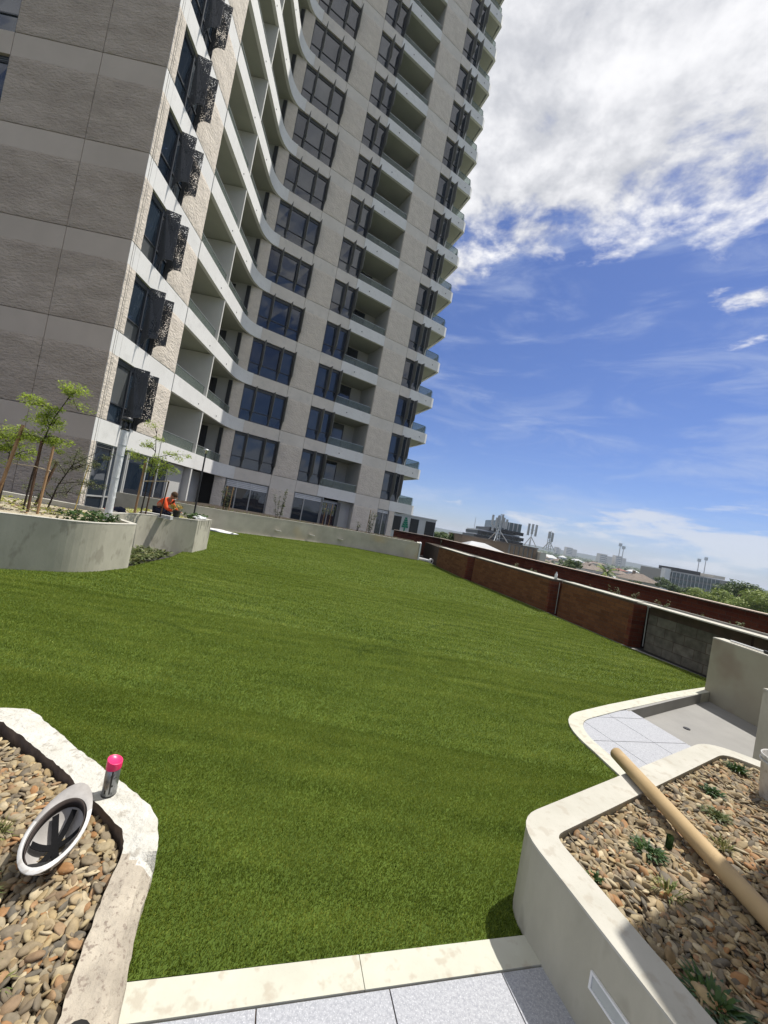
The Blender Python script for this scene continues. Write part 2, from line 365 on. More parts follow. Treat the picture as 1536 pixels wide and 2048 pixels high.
def inside(poly, X, Y):
    r = np.zeros(X.shape, bool); n = len(poly); j = n - 1
    for i in range(n):
        xi, yi = poly[i]; xj, yj = poly[j]
        c = ((yi > Y) != (yj > Y)) & (X < (xj - xi) * (Y - yi) / ((yj - yi) + 1e-12) + xi); r ^= c; j = i
    return r
def copy_part(src, parent, dz=0.0, dx=0.0, dy=0.0):
    o = src.copy(); C.objects.link(o); o.parent = parent; o.location = src.location + Vector((dx, dy, dz))
    for ch in src_children.get(src.name, []):
        c = ch.copy(); C.objects.link(c); c.parent = o
    return o
src_children = {}

# ------------------------------------------------------------------ terrain, podium, lawn
mb = MB(); G = 7000
mb.add([(-G, -G, -14), (G, -G, -14), (G, G, -14), (-G, G, -14)], [(0, 1, 2, 3)])
tag(mb.build('ground', M_town), kind='structure')
# podium roof deck that carries the garden
mb = MB(); mb.prism([(-26, -6), (12, -6), (7.9, 6.4), (3.9, 24.7), (-1, 45), (-26, 45)], -.62, -.14)
tag(mb.build('podium_deck', M_roof), 'dark roof deck under the garden', kind='structure')

LAWN = [(-.66, 1.26), (.93, 1.68), (1.6, 2.2), (2.17, 3.02)] + bez((2.14, 3.30), (2.02, 3.86), (2.40, 4.10), 8) + \
       [(2.94, 4.48), (4.2, 5.28), (5.42, 6.03), (5.88, 6.5), (5.39, 7.77), (4.78, 10.5), (4.05, 13.0), (3.38, 15.2), (2.68, 18.9), (2.2, 19.6), (-.8, 19.8), (-2.4, 19.4), (-5, 17.3), (-6.9, 15.9),
        (-9, 15.7), (-9, 10.5), (-4.9, 10.4), (-4.41, 8.5), (-4.29, 6.85), (-4.5, 6.5), (-5.2, 5.5), (-7.2, 3.9), (-7.2, 2.5), (-3.2, 2.5), (-1.9, 2.45), (-1.33, 2.14), (-.95, 1.85), (-.80, 1.70), (-.72, 1.50)]
mb = MB(); mb.prism(LAWN, -.13, -.004)
M_turfbase = pm('turf_base', (.09, .135, .018), (.06, .095, .012), 3, .95, .6, 120)
lawn_base = tag(mb.build('lawn', M_turfbase), 'green artificial turf base sheet', kind='structure')

def turf():
    pts = []; LX = np.array([p[0] for p in LAWN]); LY = np.array([p[1] for p in LAWN])
    zones = [(1.2, 3.0, 60000, .8), (3.0, 5.2, 22000, 1.2), (5.2, 9.5, 7000, 2.0), (9.5, 20.0, 2300, 3.2)]
    V = []; att = []
    RIP = [(rng.normal(0, 4.0), rng.choice([-1, 1]) * rng.uniform(9, 34), rng.uniform(0, 6.28)) for _ in range(14)]
    for y0, y1, dens, sc in zones:
        x0, x1 = max(-7.2, -1.15 * y1 - .3), min(6.0, 1.25 * y1)
        if y0 > 6: x0 = -9
        n = int((x1 - x0) * (y1 - y0) * dens)
        X = rng.uniform(x0, x1, n); Y = rng.uniform(y0, y1, n)
        m = inside(LAWN, X, Y) & (X > -1.3 * Y - .5) & (X < 1.25 * Y + .3); X, Y = X[m], Y[m]; n = len(X)
        # pile direction: brushed streaks and swirls
        w = np.sin(1.7 * X + 2.3 * np.sin(.9 * Y)) + np.sin(2.9 * Y + 1.3 * np.sin(1.6 * X + 1)) + .8 * np.sin(5.1 * Y - 1.4 * X + 2 * np.sin(2.2 * X))
        rip = np.zeros(n)
        for i in range(14):
            kx, ky, ph = RIP[i]; rip += np.sin(kx * X + ky * Y + ph + 1.5 * np.sin(.7 * X + i)) 
        rip /= 3.0
        sw = np.zeros(n)
        for cx, cy, r, a0, a1 in ((.05, 5.3, .42, 0, 2.6), (.05, 5.3, .28, .2, 2.4), (.35, 4.75, .34, .6, 3.6), (.35, 4.75, .22, .6, 3.2), (1.9, 6.1, .9, 1.2, 2.8), (-1.6, 5.0, 1.0, .9, 1.9), (-2.4, 3.6, .9, .8, 1.6)):
            d = np.hypot(X - cx, Y - cy); an_ = np.arctan2(Y - cy, X - cx) % 6.283; sw += np.exp(-((d - r) / .035) ** 2) * ((an_ > a0) & (an_ < a1)) * .8
        ang = .3 * w + 1.5 * sw + rng.normal(0, 1.3, n)
        lean = (.85 + .03 * w + .04 * rip + rng.normal(0, .40, n)).clip(0, 2.2)
        h = rng.uniform(.0065, .0125, n) * (sc ** .6); wd = rng.uniform(.0016, .0030, n) * sc
        th = rng.uniform(0, math.pi, n)
        bx, by = np.cos(th) * wd, np.sin(th) * wd
        tx, ty = X + np.cos(ang) * lean * h, Y + np.sin(ang) * lean * h
        z0 = np.full(n, -.006)
        tri = np.stack([np.stack([X - bx, Y - by, z0], 1), np.stack([X + bx, Y + by, z0], 1), np.stack([tx, ty, h / np.sqrt(1 + lean ** 2) * 1.05], 1)], 1)
        V.append(tri.reshape(-1, 3))
        a = np.clip(rng.uniform(0, 1, n) * .62 + .38 * (np.clip(.5 + .06 * w - .9 * sw + .15 * rip, 0, 1)), 0, 1); att.append(np.repeat(a, 3))
    V = np.concatenate(V); A = np.concatenate(att).astype('f4'); nv = len(V); nf = nv // 3
    me = bpy.data.meshes.new('turf_blades'); me.vertices.add(nv); me.vertices.foreach_set('co', V.astype('f4').ravel())
    me.loops.add(nv); me.loops.foreach_set('vertex_index', np.arange(nv, dtype='i4'))
    me.polygons.add(nf); me.polygons.foreach_set('loop_start', np.arange(0, nv, 3, dtype='i4'))
    me.update(calc_edges=True)
    at_ = me.attributes.new('tone', 'FLOAT', 'POINT'); at_.data.foreach_set('value', A)
    m = bpy.data.materials.new('turf_blade'); m.use_nodes = True; t = m.node_tree; b = t.nodes['Principled BSDF']
    an = t.nodes.new('ShaderNodeAttribute'); an.attribute_name = 'tone'
    r = t.nodes.new('ShaderNodeValToRGB'); t.links.new(an.outputs['Fac'], r.inputs[0]); e = r.color_ramp.elements
    e[0].position = .08; e[0].color = (.045, .075, .008, 1); e[1].position = .95; e[1].color = (.42, .45, .085, 1); x = e.new(.55); x.color = (.185, .25, .030, 1)
    t.links.new(r.outputs[0], b.inputs['Base Color']); b.inputs['Roughness'].default_value = .5; b.inputs['Specular IOR Level'].default_value = .25
    tr = t.nodes.new('ShaderNodeBsdfTranslucent'); t.links.new(r.outputs[0], tr.inputs[0]); ms = t.nodes.new('ShaderNodeMixShader'); ms.inputs[0].default_value = .42
    t.links.new(b.outputs[0], ms.inputs[1]); t.links.new(tr.outputs[0], ms.inputs[2]); t.links.new(ms.outputs[0], t.nodes['Material Output'].inputs[0])
    me.materials.append(m)
    o = bpy.data.objects.new('turf_blades', me); C.objects.link(o)
    tag(o, 'short green artificial turf pile covering the roof lawn', 'grass', kind='stuff')
turf()

# near curb and granite pavers
def quad_piece(pts, z0, z1, gap=.002):
    cx = sum(p[0] for p in pts) / len(pts); cy = sum(p[1] for p in pts) / len(pts)
    out = []
    for p in pts:
        d = math.hypot(p[0] - cx, p[1] - cy); k_ = (d - gap) / d; out.append((cx + (p[0] - cx) * k_, cy + (p[1] - cy) * k_))
    return out
near_curb = empty('lawn_curb', (.2, 1.4, 0), 'pale cream stone curb in two lengths along the near end of the lawn', 'curb')
def part(name, mbx, mats, parent):
    """mesh given in world coordinates, parented to a root that may sit elsewhere"""
    o = mbx.build(name, mats, parent); o.location = -parent.location if parent.type == 'EMPTY' and parent.parent is None else (0, 0, 0)
    return o
u = Vector((.966, .258)); w_ = Vector((-.258, .966)); c0 = Vector((.21, 1.48))
def uv(a, b): p = c0 + u * a + w_ * b; return (p.x, p.y)
for a0, a1 in ((-.95, -.0015), (.0015, .86)):
    mb = MB(); mb.prism([uv(a0, -.107), uv(a1, -.107), uv(a1, 0), uv(a0, 0)], -.13, .006); part('curb_stone', mb, M_curb, near_curb)
pave = empty('paving', (.2, 1.1, 0), 'grey speckled granite pavers in front of the near curb', 'paving'); pave['kind'] = 'structure'; del pave['category']
for col in range(-3, 3):
    for row in range(2):
        a0 = -.365 + .455 * col + (.0 if row == 0 else .0); b1 = -.111 - .9 * row
        mb = MB(); mb.prism([uv(a0 + .0025, b1 - .896), uv(a0 + .4525, b1 - .896), uv(a0 + .4525, b1), uv(a0 + .0025, b1)], -.05, 0); part('paver', mb, M_paver, pave)
mb = MB(); mb.prism([uv(-2.2, -2.2), uv(1.6, -2.2), uv(1.6, -.109), uv(-2.2, -.109)], -.13, -.006); part('paver_bedding', mb, M_mortar, pave)

# ------------------------------------------------------------------ curved kerb island with pavers and sunken pad
isl = empty('kerb_island', (3, 4, 0), 'curved cream kerb with pale pavers projecting into the lawn at right', 'kerb')
outer = [(1.75, 2.0), (2.17, 3.02)] + bez((2.13, 3.35), (2.02, 3.86), (2.42, 4.12), 10) + [(2.94, 4.47), (4.2, 5.27), (5.40, 5.98)]
mb = MB(); sweep(mb, outer, 0, .13, -.14, .014)
part('kerb_ring', mb, M_curb, isl)
mb = MB(); sweep(mb, [(3.12, 4.42), (4.2, 5.12), (5.33, 5.84)], -.005, .03, -.16, .010); part('kerb_inner_face', mb, M_pad, isl)
# pavers inside the ring
inner = offset(outer, .132)
pu = Vector((.80, .60)).normalized(); pu = Vector((.966, .258)); pw = Vector((-.15, .989))
def clip_poly(poly, a, b):
    """keep the part of poly left of a->b"""
    out = []; ax, ay = a; bx_, by_ = b
    sd = lambda p: (bx_ - ax) * (p[1] - ay) - (by_ - ay) * (p[0] - ax)
    for i in range(len(poly)):
        p, q = poly[i], poly[(i + 1) % len(poly)]; sp_, sq = sd(p), sd(q)
        if sp_ >= 0: out.append(p)
        if sp_ * sq < 0:
            t_ = sp_ / (sp_ - sq); out.append((p[0] + (q[0] - p[0]) * t_, p[1] + (q[1] - p[1]) * t_))
    return out
region = [(2.05, 2.3)] + [p for p in inner[1:] if p[0] < 3.2] + [(3.17, 4.44), (3.46, 3.4), (3.2, 2.7)]
region = region[::-1]
L1 = [((2.26, 3.535), (3.40, 3.845)), ((2.4, 4.02), (3.30, 4.28))]       # across
L2 = [((2.58, 3.24), (2.35, 3.92)), ((2.995, 3.54), (2.78, 4.2))]        # along
def side(poly, ln, keep, g=.003):
    (a, b) = ln; d = (Vector(b) - Vector(a)).normalized(); n_ = Vector((-d.y, d.x)) * g
    a_, b_ = Vector(a), Vector(b)
    return clip_poly(poly, tuple(a_ + n_), tuple(b_ + n_)) if keep else clip_poly(poly, tuple(b_ - n_), tuple(a_ - n_))
for r_ in range(3):
    p1 = region
    if r_ > 0: p1 = side(p1, L1[r_ - 1], True)
    if r_ < 2: p1 = side(p1, L1[r_], False)
    for c_ in range(3):
        p2 = p1
        if c_ > 0: p2 = side(p2, L2[c_ - 1], False)
        if c_ < 2: p2 = side(p2, L2[c_], True)
        if len(p2) > 2:
            mb = MB(); mb.prism(p2, -.09, .008); part('paver', mb, M_paver, isl)
mb = MB(); mb.prism([(2.1, 2.3)] + [(p[0], p[1]) for p in inner[1:] if p[0] < 3.2] + [(3.16, 4.42), (3.45, 3.4), (3.1, 2.7)], -.14, .002); part('paver_bedding', mb, M_mortar, isl)
mb = MB(); mb.prism([(3.1, 4.46), (3.48, 3.1), (3.0, 2.3), (7.5, 1.0), (7.5, 6.5), (5.3, 5.9)], -.30, -.12)
tag(mb.build('sunken_pad', M_pad), kind='structure')
mb = MB(); mb.cyl((3.93, 4.53, -.119), (3.93, 4.53, -.112), .035, n=12); part('floor_drain', mb, M_black, isl)

# ------------------------------------------------------------------ pebbles
def pebble_mesh(i):
    bm = bmesh.new(); bmesh.ops.create_icosphere(bm, subdivisions=2, radius=.5)
    sx, sy, sz = random.uniform(1.0, 1.5), random.uniform(.58, .82), random.uniform(.22, .40)
    for v in bm.verts:
        n_ = mnoise.noise(v.co * 1.7 + Vector((i * 3.1, 0, 0))); f = 1 + .28 * n_
        v.co = Vector((v.co.x * sx * f, v.co.y * sy * f, v.co.z * sz * f))
    me = bpy.data.meshes.new('pebble'); bm.to_mesh(me); bm.free(); me.materials.append(M_peb)
    for p in me.polygons: p.use_smooth = True
    return me
PEB = [pebble_mesh(i) for i in range(9)]
PEBV = []
for me in PEB:
    v = np.zeros(len(me.vertices) * 3, 'f4'); me.vertices.foreach_get('co', v)
    PEBV.append((v.reshape(-1, 3), [tuple(p.vertices) for p in me.polygons]))
def gravel(root, poly, z, size, dens, layers=2, seed=1, label=''):
    g = np.random.default_rng(seed); X0, X1 = min(p[0] for p in poly), max(p[0] for p in poly); Y0, Y1 = min(p[1] for p in poly), max(p[1] for p in poly)
    items = []
    cell = {}
    for ly in range(layers):
        n = int((X1 - X0) * (Y1 - Y0) * dens)
        X = g.uniform(X0, X1, n); Y = g.uniform(Y0, Y1, n); m = inside(poly, X, Y); X, Y = X[m], Y[m]
        for x, y in zip(X, Y):
            s = size * float(g.lognormal(0, .32)); s = min(s, size * 2.0)
            key = (int(x / (size * .62)), int(y / (size * .62)), ly)
            if key in cell: continue
            cell[key] = 1
            items.append((x, y, z - (layers - 1 - ly) * size * .30 + s * .12 * float(g.uniform(.2, 1)), s, g.uniform(0, 6.28), g.normal(0, .42), g.normal(0, .42), int(g.integers(0, 9))))
    cam_ = Vector((0, 0, EYE))
    top = z - size * .2
    vis = []
    for i, t_ in enumerate(items):
        x, y, zz_, s = t_[:4]
        if y < .5: continue
        dx = x / y; dz = (zz_ - EYE) / y
        X_ = dx * math.cos(ROLL) + dz * math.sin(ROLL); Y_ = dx * math.sin(ROLL) - dz * math.cos(ROLL)
        if abs(X_) < 1.0 and abs(Y_) < 1.35 and zz_ > top: vis.append((-(s / (Vector((x, y, zz_)) - cam_).length), i))
    vis.sort(); big = set(i for _, i in vis[:300])
    mbx = MB()
    for i, (x, y, zz_, s, a, rx, ry, k_) in enumerate(items):
        M = Matrix.Translation((x, y, zz_)) @ Matrix.Rotation(a, 4, 'Z') @ Matrix.Rotation(rx, 4, 'X') @ Matrix.Rotation(ry, 4, 'Y') @ Matrix.Diagonal((s, s, s, 1))
        if i in big:
            o = bpy.data.objects.new('pebble', PEB[k_]); C.objects.link(o); o.parent = root; o.matrix_local = Matrix.Translation(-root.location) @ M
        else:
            v, f = PEBV[k_]; m3 = np.array(M)[:3, :3]; vv_ = v @ m3.T + np.array(M)[:3, 3]
            mbx.add(vv_.tolist(), f, 0, True)
    o = mbx.build('gravel', M_peb, root); o.location = -root.location; o['kind'] = 'stuff'

# left garden bed with its broken mortar rim
bedL = empty('garden_bed', (-1.4, 1.3, 0), 'low garden bed with a broken mortar-topped rim and pebbles at lower left', 'planter')
Lo = [(-4.2, 2.16), (-2.05, 2.34), (-1.89, 2.37), (-1.80, 2.33), (-1.33, 2.09), (-.83, 1.85), (-.755, 1.78), (-.675, 1.65), (-.60, 1.42), (-.46, 1.08), (-.28, .62), (-.2, .3)]
Li = [(-4.2, 2.05), (-2.02, 2.21), (-1.96, 2.22), (-1.91, 2.22), (-1.42, 2.00), (-.95, 1.75), (-.865, 1.70), (-.80, 1.62), (-.735, 1.38), (-.60, 1.02), (-.43, .60), (-.34, .3)]
def dens_path(p, q, step=.03):
    P, Q = [], []
    for i in range(len(p) - 1):
        n = max(1, int(math.hypot(p[i + 1][0] - p[i][0], p[i + 1][1] - p[i][1]) / step))
        for j in range(n):
            t_ = j / n; P.append((p[i][0] * (1 - t_) + p[i + 1][0] * t_, p[i][1] * (1 - t_) + p[i + 1][1] * t_)); Q.append((q[i][0] * (1 - t_) + q[i + 1][0] * t_, q[i][1] * (1 - t_) + q[i + 1][1] * t_))
    P.append(p[-1]); Q.append(q[-1]); return P, Q
Po, Pi = dens_path(Lo, Li, .022)
NL = 9; vs = []; fs = []
rowsz = NL + 4
for i, (a, b) in enumerate(zip(Po, Pi)):
    s_ = i * .022
    newer = 1 if (a[1] > 1.62) else 0            # the far stretch carries a fresh mortar bed, the near one is bare old concrete
    prof = [(0, -.12), (0, .02), (.0, .085 if newer else .040)]
    for j in range(NL):
        t_ = j / (NL - 1)
        h = .1 + (.006 if newer else -.004)
        n_ = mnoise.noise(Vector((a[0] * (9 if newer else 5) + t_, a[1] * (9 if newer else 5), t_ * 1.6))) * (.008 if newer else .006)
        n_ += abs(mnoise.noise(Vector((a[0] * 30, a[1] * 30, t_ * 5)))) * -.005
        if not newer: h -= .052 * max(0, (.30 - t_) / .30)
        prof.append((.03 * (1 if j == 0 else 0) * 0 + t_, h + n_))
    prof.append((1, -.12))
    for t_, z in prof:
        jx = mnoise.noise(Vector((a[0] * 22, a[1] * 22, z * 40))) * .006
        vs.append((a[0] + (b[0] - a[0]) * t_ + jx, a[1] + (b[1] - a[1]) * t_ + jx, z))
rw = NL + 4
for i in range(len(Po) - 1):
    for j in range(rw - 1): fs.append((i * rw + j, (i + 1) * rw + j, (i + 1) * rw + j + 1, i * rw + j + 1))
M_mortw = pm('fresh_mortar', (.60, .59, .545), (.50, .485, .43), 9, .9, .75, 38, c3=(.36, .33, .28), s3=24, f3=.75, detail=8, bdist=.02, bdetail=7)
M_oldc = pm('bare_old_concrete', (.47, .42, .34), (.33, .29, .235), 8, .95, .7, 45, c3=(.20, .16, .13), s3=48, f3=.8, detail=8, bdist=.012)
mb = MB()
for f in fs:
    y = vs[f[0]][1]; x = vs[f[0]][0]; n_ = mnoise.noise(Vector((x * 8, y * 8, 0))) * .05
    mb.f.append(f); mb.m.append(2 if f[0] % rw >= rw - 2 else (0 if y + n_ > 1.60 else 1)); mb.sm.append(False)
mb.v = vs
part('rim', mb, [M_mortw, M_oldc, pm('brown_inner_face', (.17, .13, .10), (.10, .075, .06), 12, .95, .5, 40)], bedL)  # third material gives the inner face a darker brown
# broken hollow and its dark pocket near the bottom edge
mb = MB(); mb.lathe([(0, .0), (.03, .002), (.036, .006)], (-.565, 1.075, .094), 14); part('rim_hole', mb, M_dark, bedL)
bedpoly = [(-4.2, 2.05)] + [(p[0] - .0, p[1]) for p in Li[1:]] + [(-.4, .1), (-4.2, .1)]
mb = MB(); mb.prism(bedpoly, -.12, .040); part('soil', mb, M_soil, bedL)
gp = [(x - .012, y - .012) for x, y in bedpoly]
gravel(bedL, [(-3.2, 2.10), (-2.0, 2.20), (-1.43, 1.98), (-.96, 1.735), (-.825, 1.62), (-.75, 1.38), (-.615, 1.02), (-.47, .7), (-3.2, .7)], .060, .034, 6200, 2, 3)

# right planter: rounded concrete tub
tub = empty('concrete_planter', (1.6, 1.5, 0), 'knee-high pale concrete planter full of river pebbles at lower right', 'planter')
To = round_path([(1.33, .3), (.86, 1.825), (2.86, 3.10), (4.6, 1.75)], [0, .17, .22, 0], 7)
Ti = offset(To, .135)
mb = MB(); sweep(mb, To, 0, .135, -.14, .36)
part('wall', mb, M_conc, tub)
mb = MB(); sweep(mb, To, -.002, .138, .356, .366); part('rim', mb, M_rim, tub)
mb = MB(); mb.prism(offset(To, .13) + [(4.5, .3)], -.10, .308); part('soil', mb, M_soil, tub)
gin = offset(To, .143)
gravel(tub, gin + [(4.4, .3)], .332, .032, 5400, 2, 5)
# recessed wall light on its left face
d_ = (Vector((.86, 1.825)) - Vector((1.33, .3))).normalized(); n_l = Vector((-d_.y, d_.x))
if n_l.x > 0: n_l = -n_l
def onface(yv):
    t_ = (yv - .3) / (1.825 - .3); return Vector((1.33 + (.86 - 1.33) * t_, yv))
a_, b_ = onface(1.37), onface(1.02)
mb = MB()
for z0, z1, y0, y1 in ((.160, .168, 1.37, 1.02), (.212, .220, 1.37, 1.02), (.168, .212, 1.37, 1.362), (.168, .212, 1.028, 1.02)):
    p, q = onface(y0), onface(y1)
    mb.prism([tuple(p), tuple(q), tuple(q + n_l * .007), tuple(p + n_l * .007)], z0, z1)
sl = part('light_frame', mb, M_white, tub)
mb = MB(); p, q = onface(1.362), onface(1.028); mb.prism([tuple(p), tuple(q), tuple(q + n_l * .0025), tuple(p + n_l * .0025)], .168, .212)
o = mb.build('light_lens', pm('light_lens_grey', (.46, .48, .46), None, 4, .4), sl)

# small plants growing through the pebbles
def tuft(name, c, n, h, mat, label, spread=.05, group=None, wd=.004, cat='plant', wide=1.0):
    mb = MB()
    for i in range(n):
        a = random.uniform(0, 6.28); l = random.uniform(.4, 1) * h; r = random.uniform(.1, 1) * spread * wide
        x, y = math.cos(a) * r * .4, math.sin(a) * r * .4; tx, ty = math.cos(a) * r * 1.6, math.sin(a) * r * 1.6
        w = wd * random.uniform(.6, 1.2); p = Vector((-math.sin(a), math.cos(a), 0)) * w
        m_ = Vector((x * .4 + tx * .6, y * .4 + ty * .6, l * .75)); q = Vector((tx, ty, l * random.uniform(.55, 1)))
        b0 = Vector((x, y, 0)); mb.add([b0 - p, b0 + p, m_ + p, m_ - p, q], [(0, 1, 2, 3), (3, 2, 4)])
    o = mb.build(name, mat, None, c); return tag(o, label, cat, group)
tuft('groundcover_plant', (1.48, 1.80, .325), 130, .05, M_leafg, 'dark green leafy plant left of the cardboard tube on the pebbles', .06, wd=.007)
tuft('herb_plant', (1.62, 1.86, .325), 14, .10, M_leafg, 'upright single-stem green weed close against the tube', .012, wd=.012)
tuft('groundcover_plant', (2.12, 2.17, .325), 130, .05, M_leafo, 'bright green low plant just right of the cardboard tube', .06, wd=.006)
tuft('groundcover_plant', (2.30, 2.40, .325), 150, .05, M_leafg, 'dark green plant halfway between tube and far rim corner', .055, wd=.006)
tuft('groundcover_plant', (2.78, 2.74, .325), 170, .07, M_leafg, 'feathery green plant beside the far corner of the planter rim', .06, wd=.005)
tuft('dry_grass_tuft', (1.42, 1.60, .325), 60, .07, M_grsb, 'straw-coloured grass tuft in the sunlit pebbles of the right planter', .06, wd=.003)
tuft('groundcover_plant', (1.12, 1.60, .325), 60, .035, M_leafg, 'tiny green plant close to the left rim of the right planter', .03, wd=.005)
tuft('groundcover_plant', (1.28, 1.22, .325), 130, .045, M_leafg, 'dark spreading plant in the shaded pebbles beside the left rim', .08, wd=.006)
tuft('dry_grass_tuft', (1.95, 1.93, .325), 60, .06, M_grsb, 'pale dry tuft right of the tube near its middle', .06, wd=.003)
tuft('dry_grass_tuft', (2.42, 2.05, .325), 60, .08, M_grsb, 'thin dry tuft in the pebbles between tube and bucket', .06, wd=.003)
tuft('groundcover_plant', (1.50, 1.02, .325), 90, .06, M_leafg, 'dark strappy plant in the shaded bottom corner of the right planter', .07, wd=.006)
tuft('grass_tuft', (-1.32, 1.60, .045), 120, .075, M_grsb, 'green weed tuft just behind the upturned hard hat', .06, wd=.003)
tuft('grass_tuft', (-1.15, 1.36, .045), 150, .10, M_leafo, 'dark grassy weed at the left edge below the hard hat', .07, wd=.003)
tuft('grass_tuft', (-.90, 1.16, .045), 110, .05, M_grsb, 'sparse dry weed among pebbles in the middle of the left bed', .06, wd=.003)

# ------------------------------------------------------------------ things lying on the near planters
# cardboard core
TUBX = 1.745
tube = empty('cardboard_tube', (TUBX, 2.0, .404), 'long tan cardboard core lying across the right planter rim', 'tube')
mb = MB(); r_ = .038
mb.lathe([(r_ - .006, 0), (r_, 0), (r_, 1.81), (r_ - .006, 1.81), (r_ - .006, 0)], n=32)
rot = Matrix.Rotation(R(90), 4, 'X')
mb.v = [tuple(rot @ Vector(v) + Vector((0, .53, 0))) for v in mb.v]; o = mb.build('tube_wall', M_tube, tube); o.rotation_euler = (R(.6), 0, R(-2.6))
mb = MB(); mb.lathe([(r_ + .0012, 0), (r_ + .0012, .46)], n=32); mb.v = [tuple(rot @ Vector(v) + Vector((0, -.27, 0))) for v in mb.v]
o = mb.build('overlap_sleeve', M_tube, tube); o.rotation_euler = (R(.6), 0, R(-2.6))

M_strap = pm('strap_black', (.012, .012, .013), None, 9, .95, spec=.05)
# upturned hard hat
def hardhat(loc, rz, tilt):
    root = empty('hard_hat', loc, 'dirty white hard hat lying upside down on the pebbles', 'hard hat')
    root.rotation_euler = (tilt[0], tilt[1], rz); root.scale = (1.27, .94, .9)
    def shell(r, e=0.0, nseg=40, nr=10, z0=.115):
        vs = []; fs = []
        for j in range(nr + 1):
            ph = (math.pi / 2) * j / nr
            for i in range(nseg):
                a = 2 * math.pi * i / nseg
                rr = math.sin(ph); x = (.125 - e) * rr * math.cos(a); y = (.098 - e) * rr * math.sin(a)
                vs.append((x, y, z0 - (z0 - e) * math.cos(ph)))
        for j in range(nr):
            for i in range(nseg): fs.append((j * nseg + i, j * nseg + (i + 1) % nseg, (j + 1) * nseg + (i + 1) % nseg, (j + 1) * nseg + i))
        return vs, fs, nseg, nr
    mb = MB(); v1, f1, ns, nr = shell(1, 0); v2, f2, _, _ = shell(1, .004)
    mb.add(v1, [f[::-1] for f in f1], 0, True); mb.add(v2, f2, 1, True)
    # rolled edge + peak on the +x end
    ring = []
    for i in range(ns):
        a = 2 * math.pi * i / ns; pk = max(0, math.cos(a)) ** 1.8 * .045; bk = max(0, -math.cos(a)) ** 2 * .012
        e_ = .004 + pk + bk
        ox, oy = (.125 + e_) * math.cos(a), (.098 + .010 + .25 * pk) * math.sin(a)
        ring.append((( .121 * math.cos(a), .094 * math.sin(a), .115), (ox, oy, .115 + pk * .35), (ox * 1.0, oy, .109 + pk * .30), (.125 * math.cos(a), .098 * math.sin(a), .107)))
    vs = [p for q in ring for p in q]; fs = []
    for i in range(ns):
        j = (i + 1) % ns
        for k_ in range(3): fs.append((i * 4 + k_, j * 4 + k_, j * 4 + k_ + 1, i * 4 + k_ + 1))
    mb.add(vs, fs, 0, True)
    for i_, f_ in enumerate(mb.f[-3 * ns:]):
        if i_ % 3 == 0 and math.cos(2 * math.pi * (i_ // 3) / ns) > .35: mb.m[len(mb.f) - 3 * ns + i_] = 1
    mb.build('shell', [M_whitedirty, pm('hat_inside_shade', (.40, .385, .37), (.30, .285, .27), 14, .5)], root)  # grey inside and peak: interior shading put into the colour
    hb = MB(); vs = []; n = 40                              # dark sweat band
    for i in range(n + 1):
        a = R(-150) + R(300) * i / n; x, y = .115 * math.cos(a), .088 * math.sin(a)
        z = .085 + .01 * math.cos(a)
        vs += [(x, y, z - .016), (x, y, z + .026), (x * .965, y * .965, z + .026), (x * .965, y * .965, z - .016)]
    fs = [(i * 4 + k_, i * 4 + 4 + k_, i * 4 + 4 + (k_ + 1) % 4, i * 4 + (k_ + 1) % 4) for i in range(n) for k_ in range(4)]
    hb.add(vs, fs, 0, True); hb.build('headband', pm('brown_band', (.05, .038, .033), None, 20, .8), root)
    for a in (R(35), R(100), R(165)):                          # harness straps crossing in the crown
        st = MB(); c_, s_ = math.cos(a), math.sin(a); pts = []
        for i in range(15):
            t_ = -1 + 2 * i / 14; z = .030 + .052 * t_ * t_; pts.append(Vector((.100 * t_ * c_, .076 * t_ * s_, z)))
        pn = Vector((-s_, c_, 0)) * .0115; vs = []
        for p in pts: vs += [p - pn, p + pn, p + pn - Vector((0, 0, .002)), p - pn - Vector((0, 0, .002))]
        st.add(vs, [(i * 4 + k_, i * 4 + 4 + k_, i * 4 + 4 + (k_ + 1) % 4, i * 4 + (k_ + 1) % 4) for i in range(14) for k_ in range(4)], 0)
        st.build('strap', M_strap, root)
    bx_ = MB(); bx_.box((-.118, -.04, .078), (-.103, .04, .108)); bx_.build('adjuster', M_black, root)
    return root
hardhat((-1.055, 1.585, .066), R(110), (R(-3), R(-5)))

# marking paint can
can = empty('spray_can', (-1.045, 1.868, .104), 'spray paint can with a bright pink cap standing on the mortar rim', 'spray can')
mb = MB(); mb.lathe([(0, 0), (.030, 0), (.0325, .003), (.0325, .138), (.030, .141), (.024, .145)], n=32); mb.build('body', M_can, can)
mb = MB(); mb.lathe([(.0335, .136), (.0345, .142), (.0342, .174), (.0338, .1775), (.030, .1785), (.029, .176), (0, .176)], n=32)
mb.v = [(x, y, z - (.010 * (x / .034) if z > .17 else 0)) for x, y, z in mb.v]; mb.build('cap', M_pink, can)
mb = MB(); mb.lathe([(.0328, .001), (.0333, .006), (.0328, .009)], n=32); mb.build('base_rim', M_black, can)
mb = MB()
for a0, a1, z0, z1 in ((-65, -52, .02, .145), (-58, -40, .055, .065), (-100, -88, .022, .04)):
    vs = []; n = 5
    for i in range(n + 1):
        a = R(a0 + (a1 - a0) * i / n); vs += [(.0329 * math.cos(a), .0329 * math.sin(a), z0), (.0329 * math.cos(a), .0329 * math.sin(a), z1)]
    mb.add(vs, [(i * 2, i * 2 + 2, i * 2 + 3, i * 2 + 1) for i in range(n)])
mb.build('paint_run', M_black, can); can.scale = (.95, .95, .93)

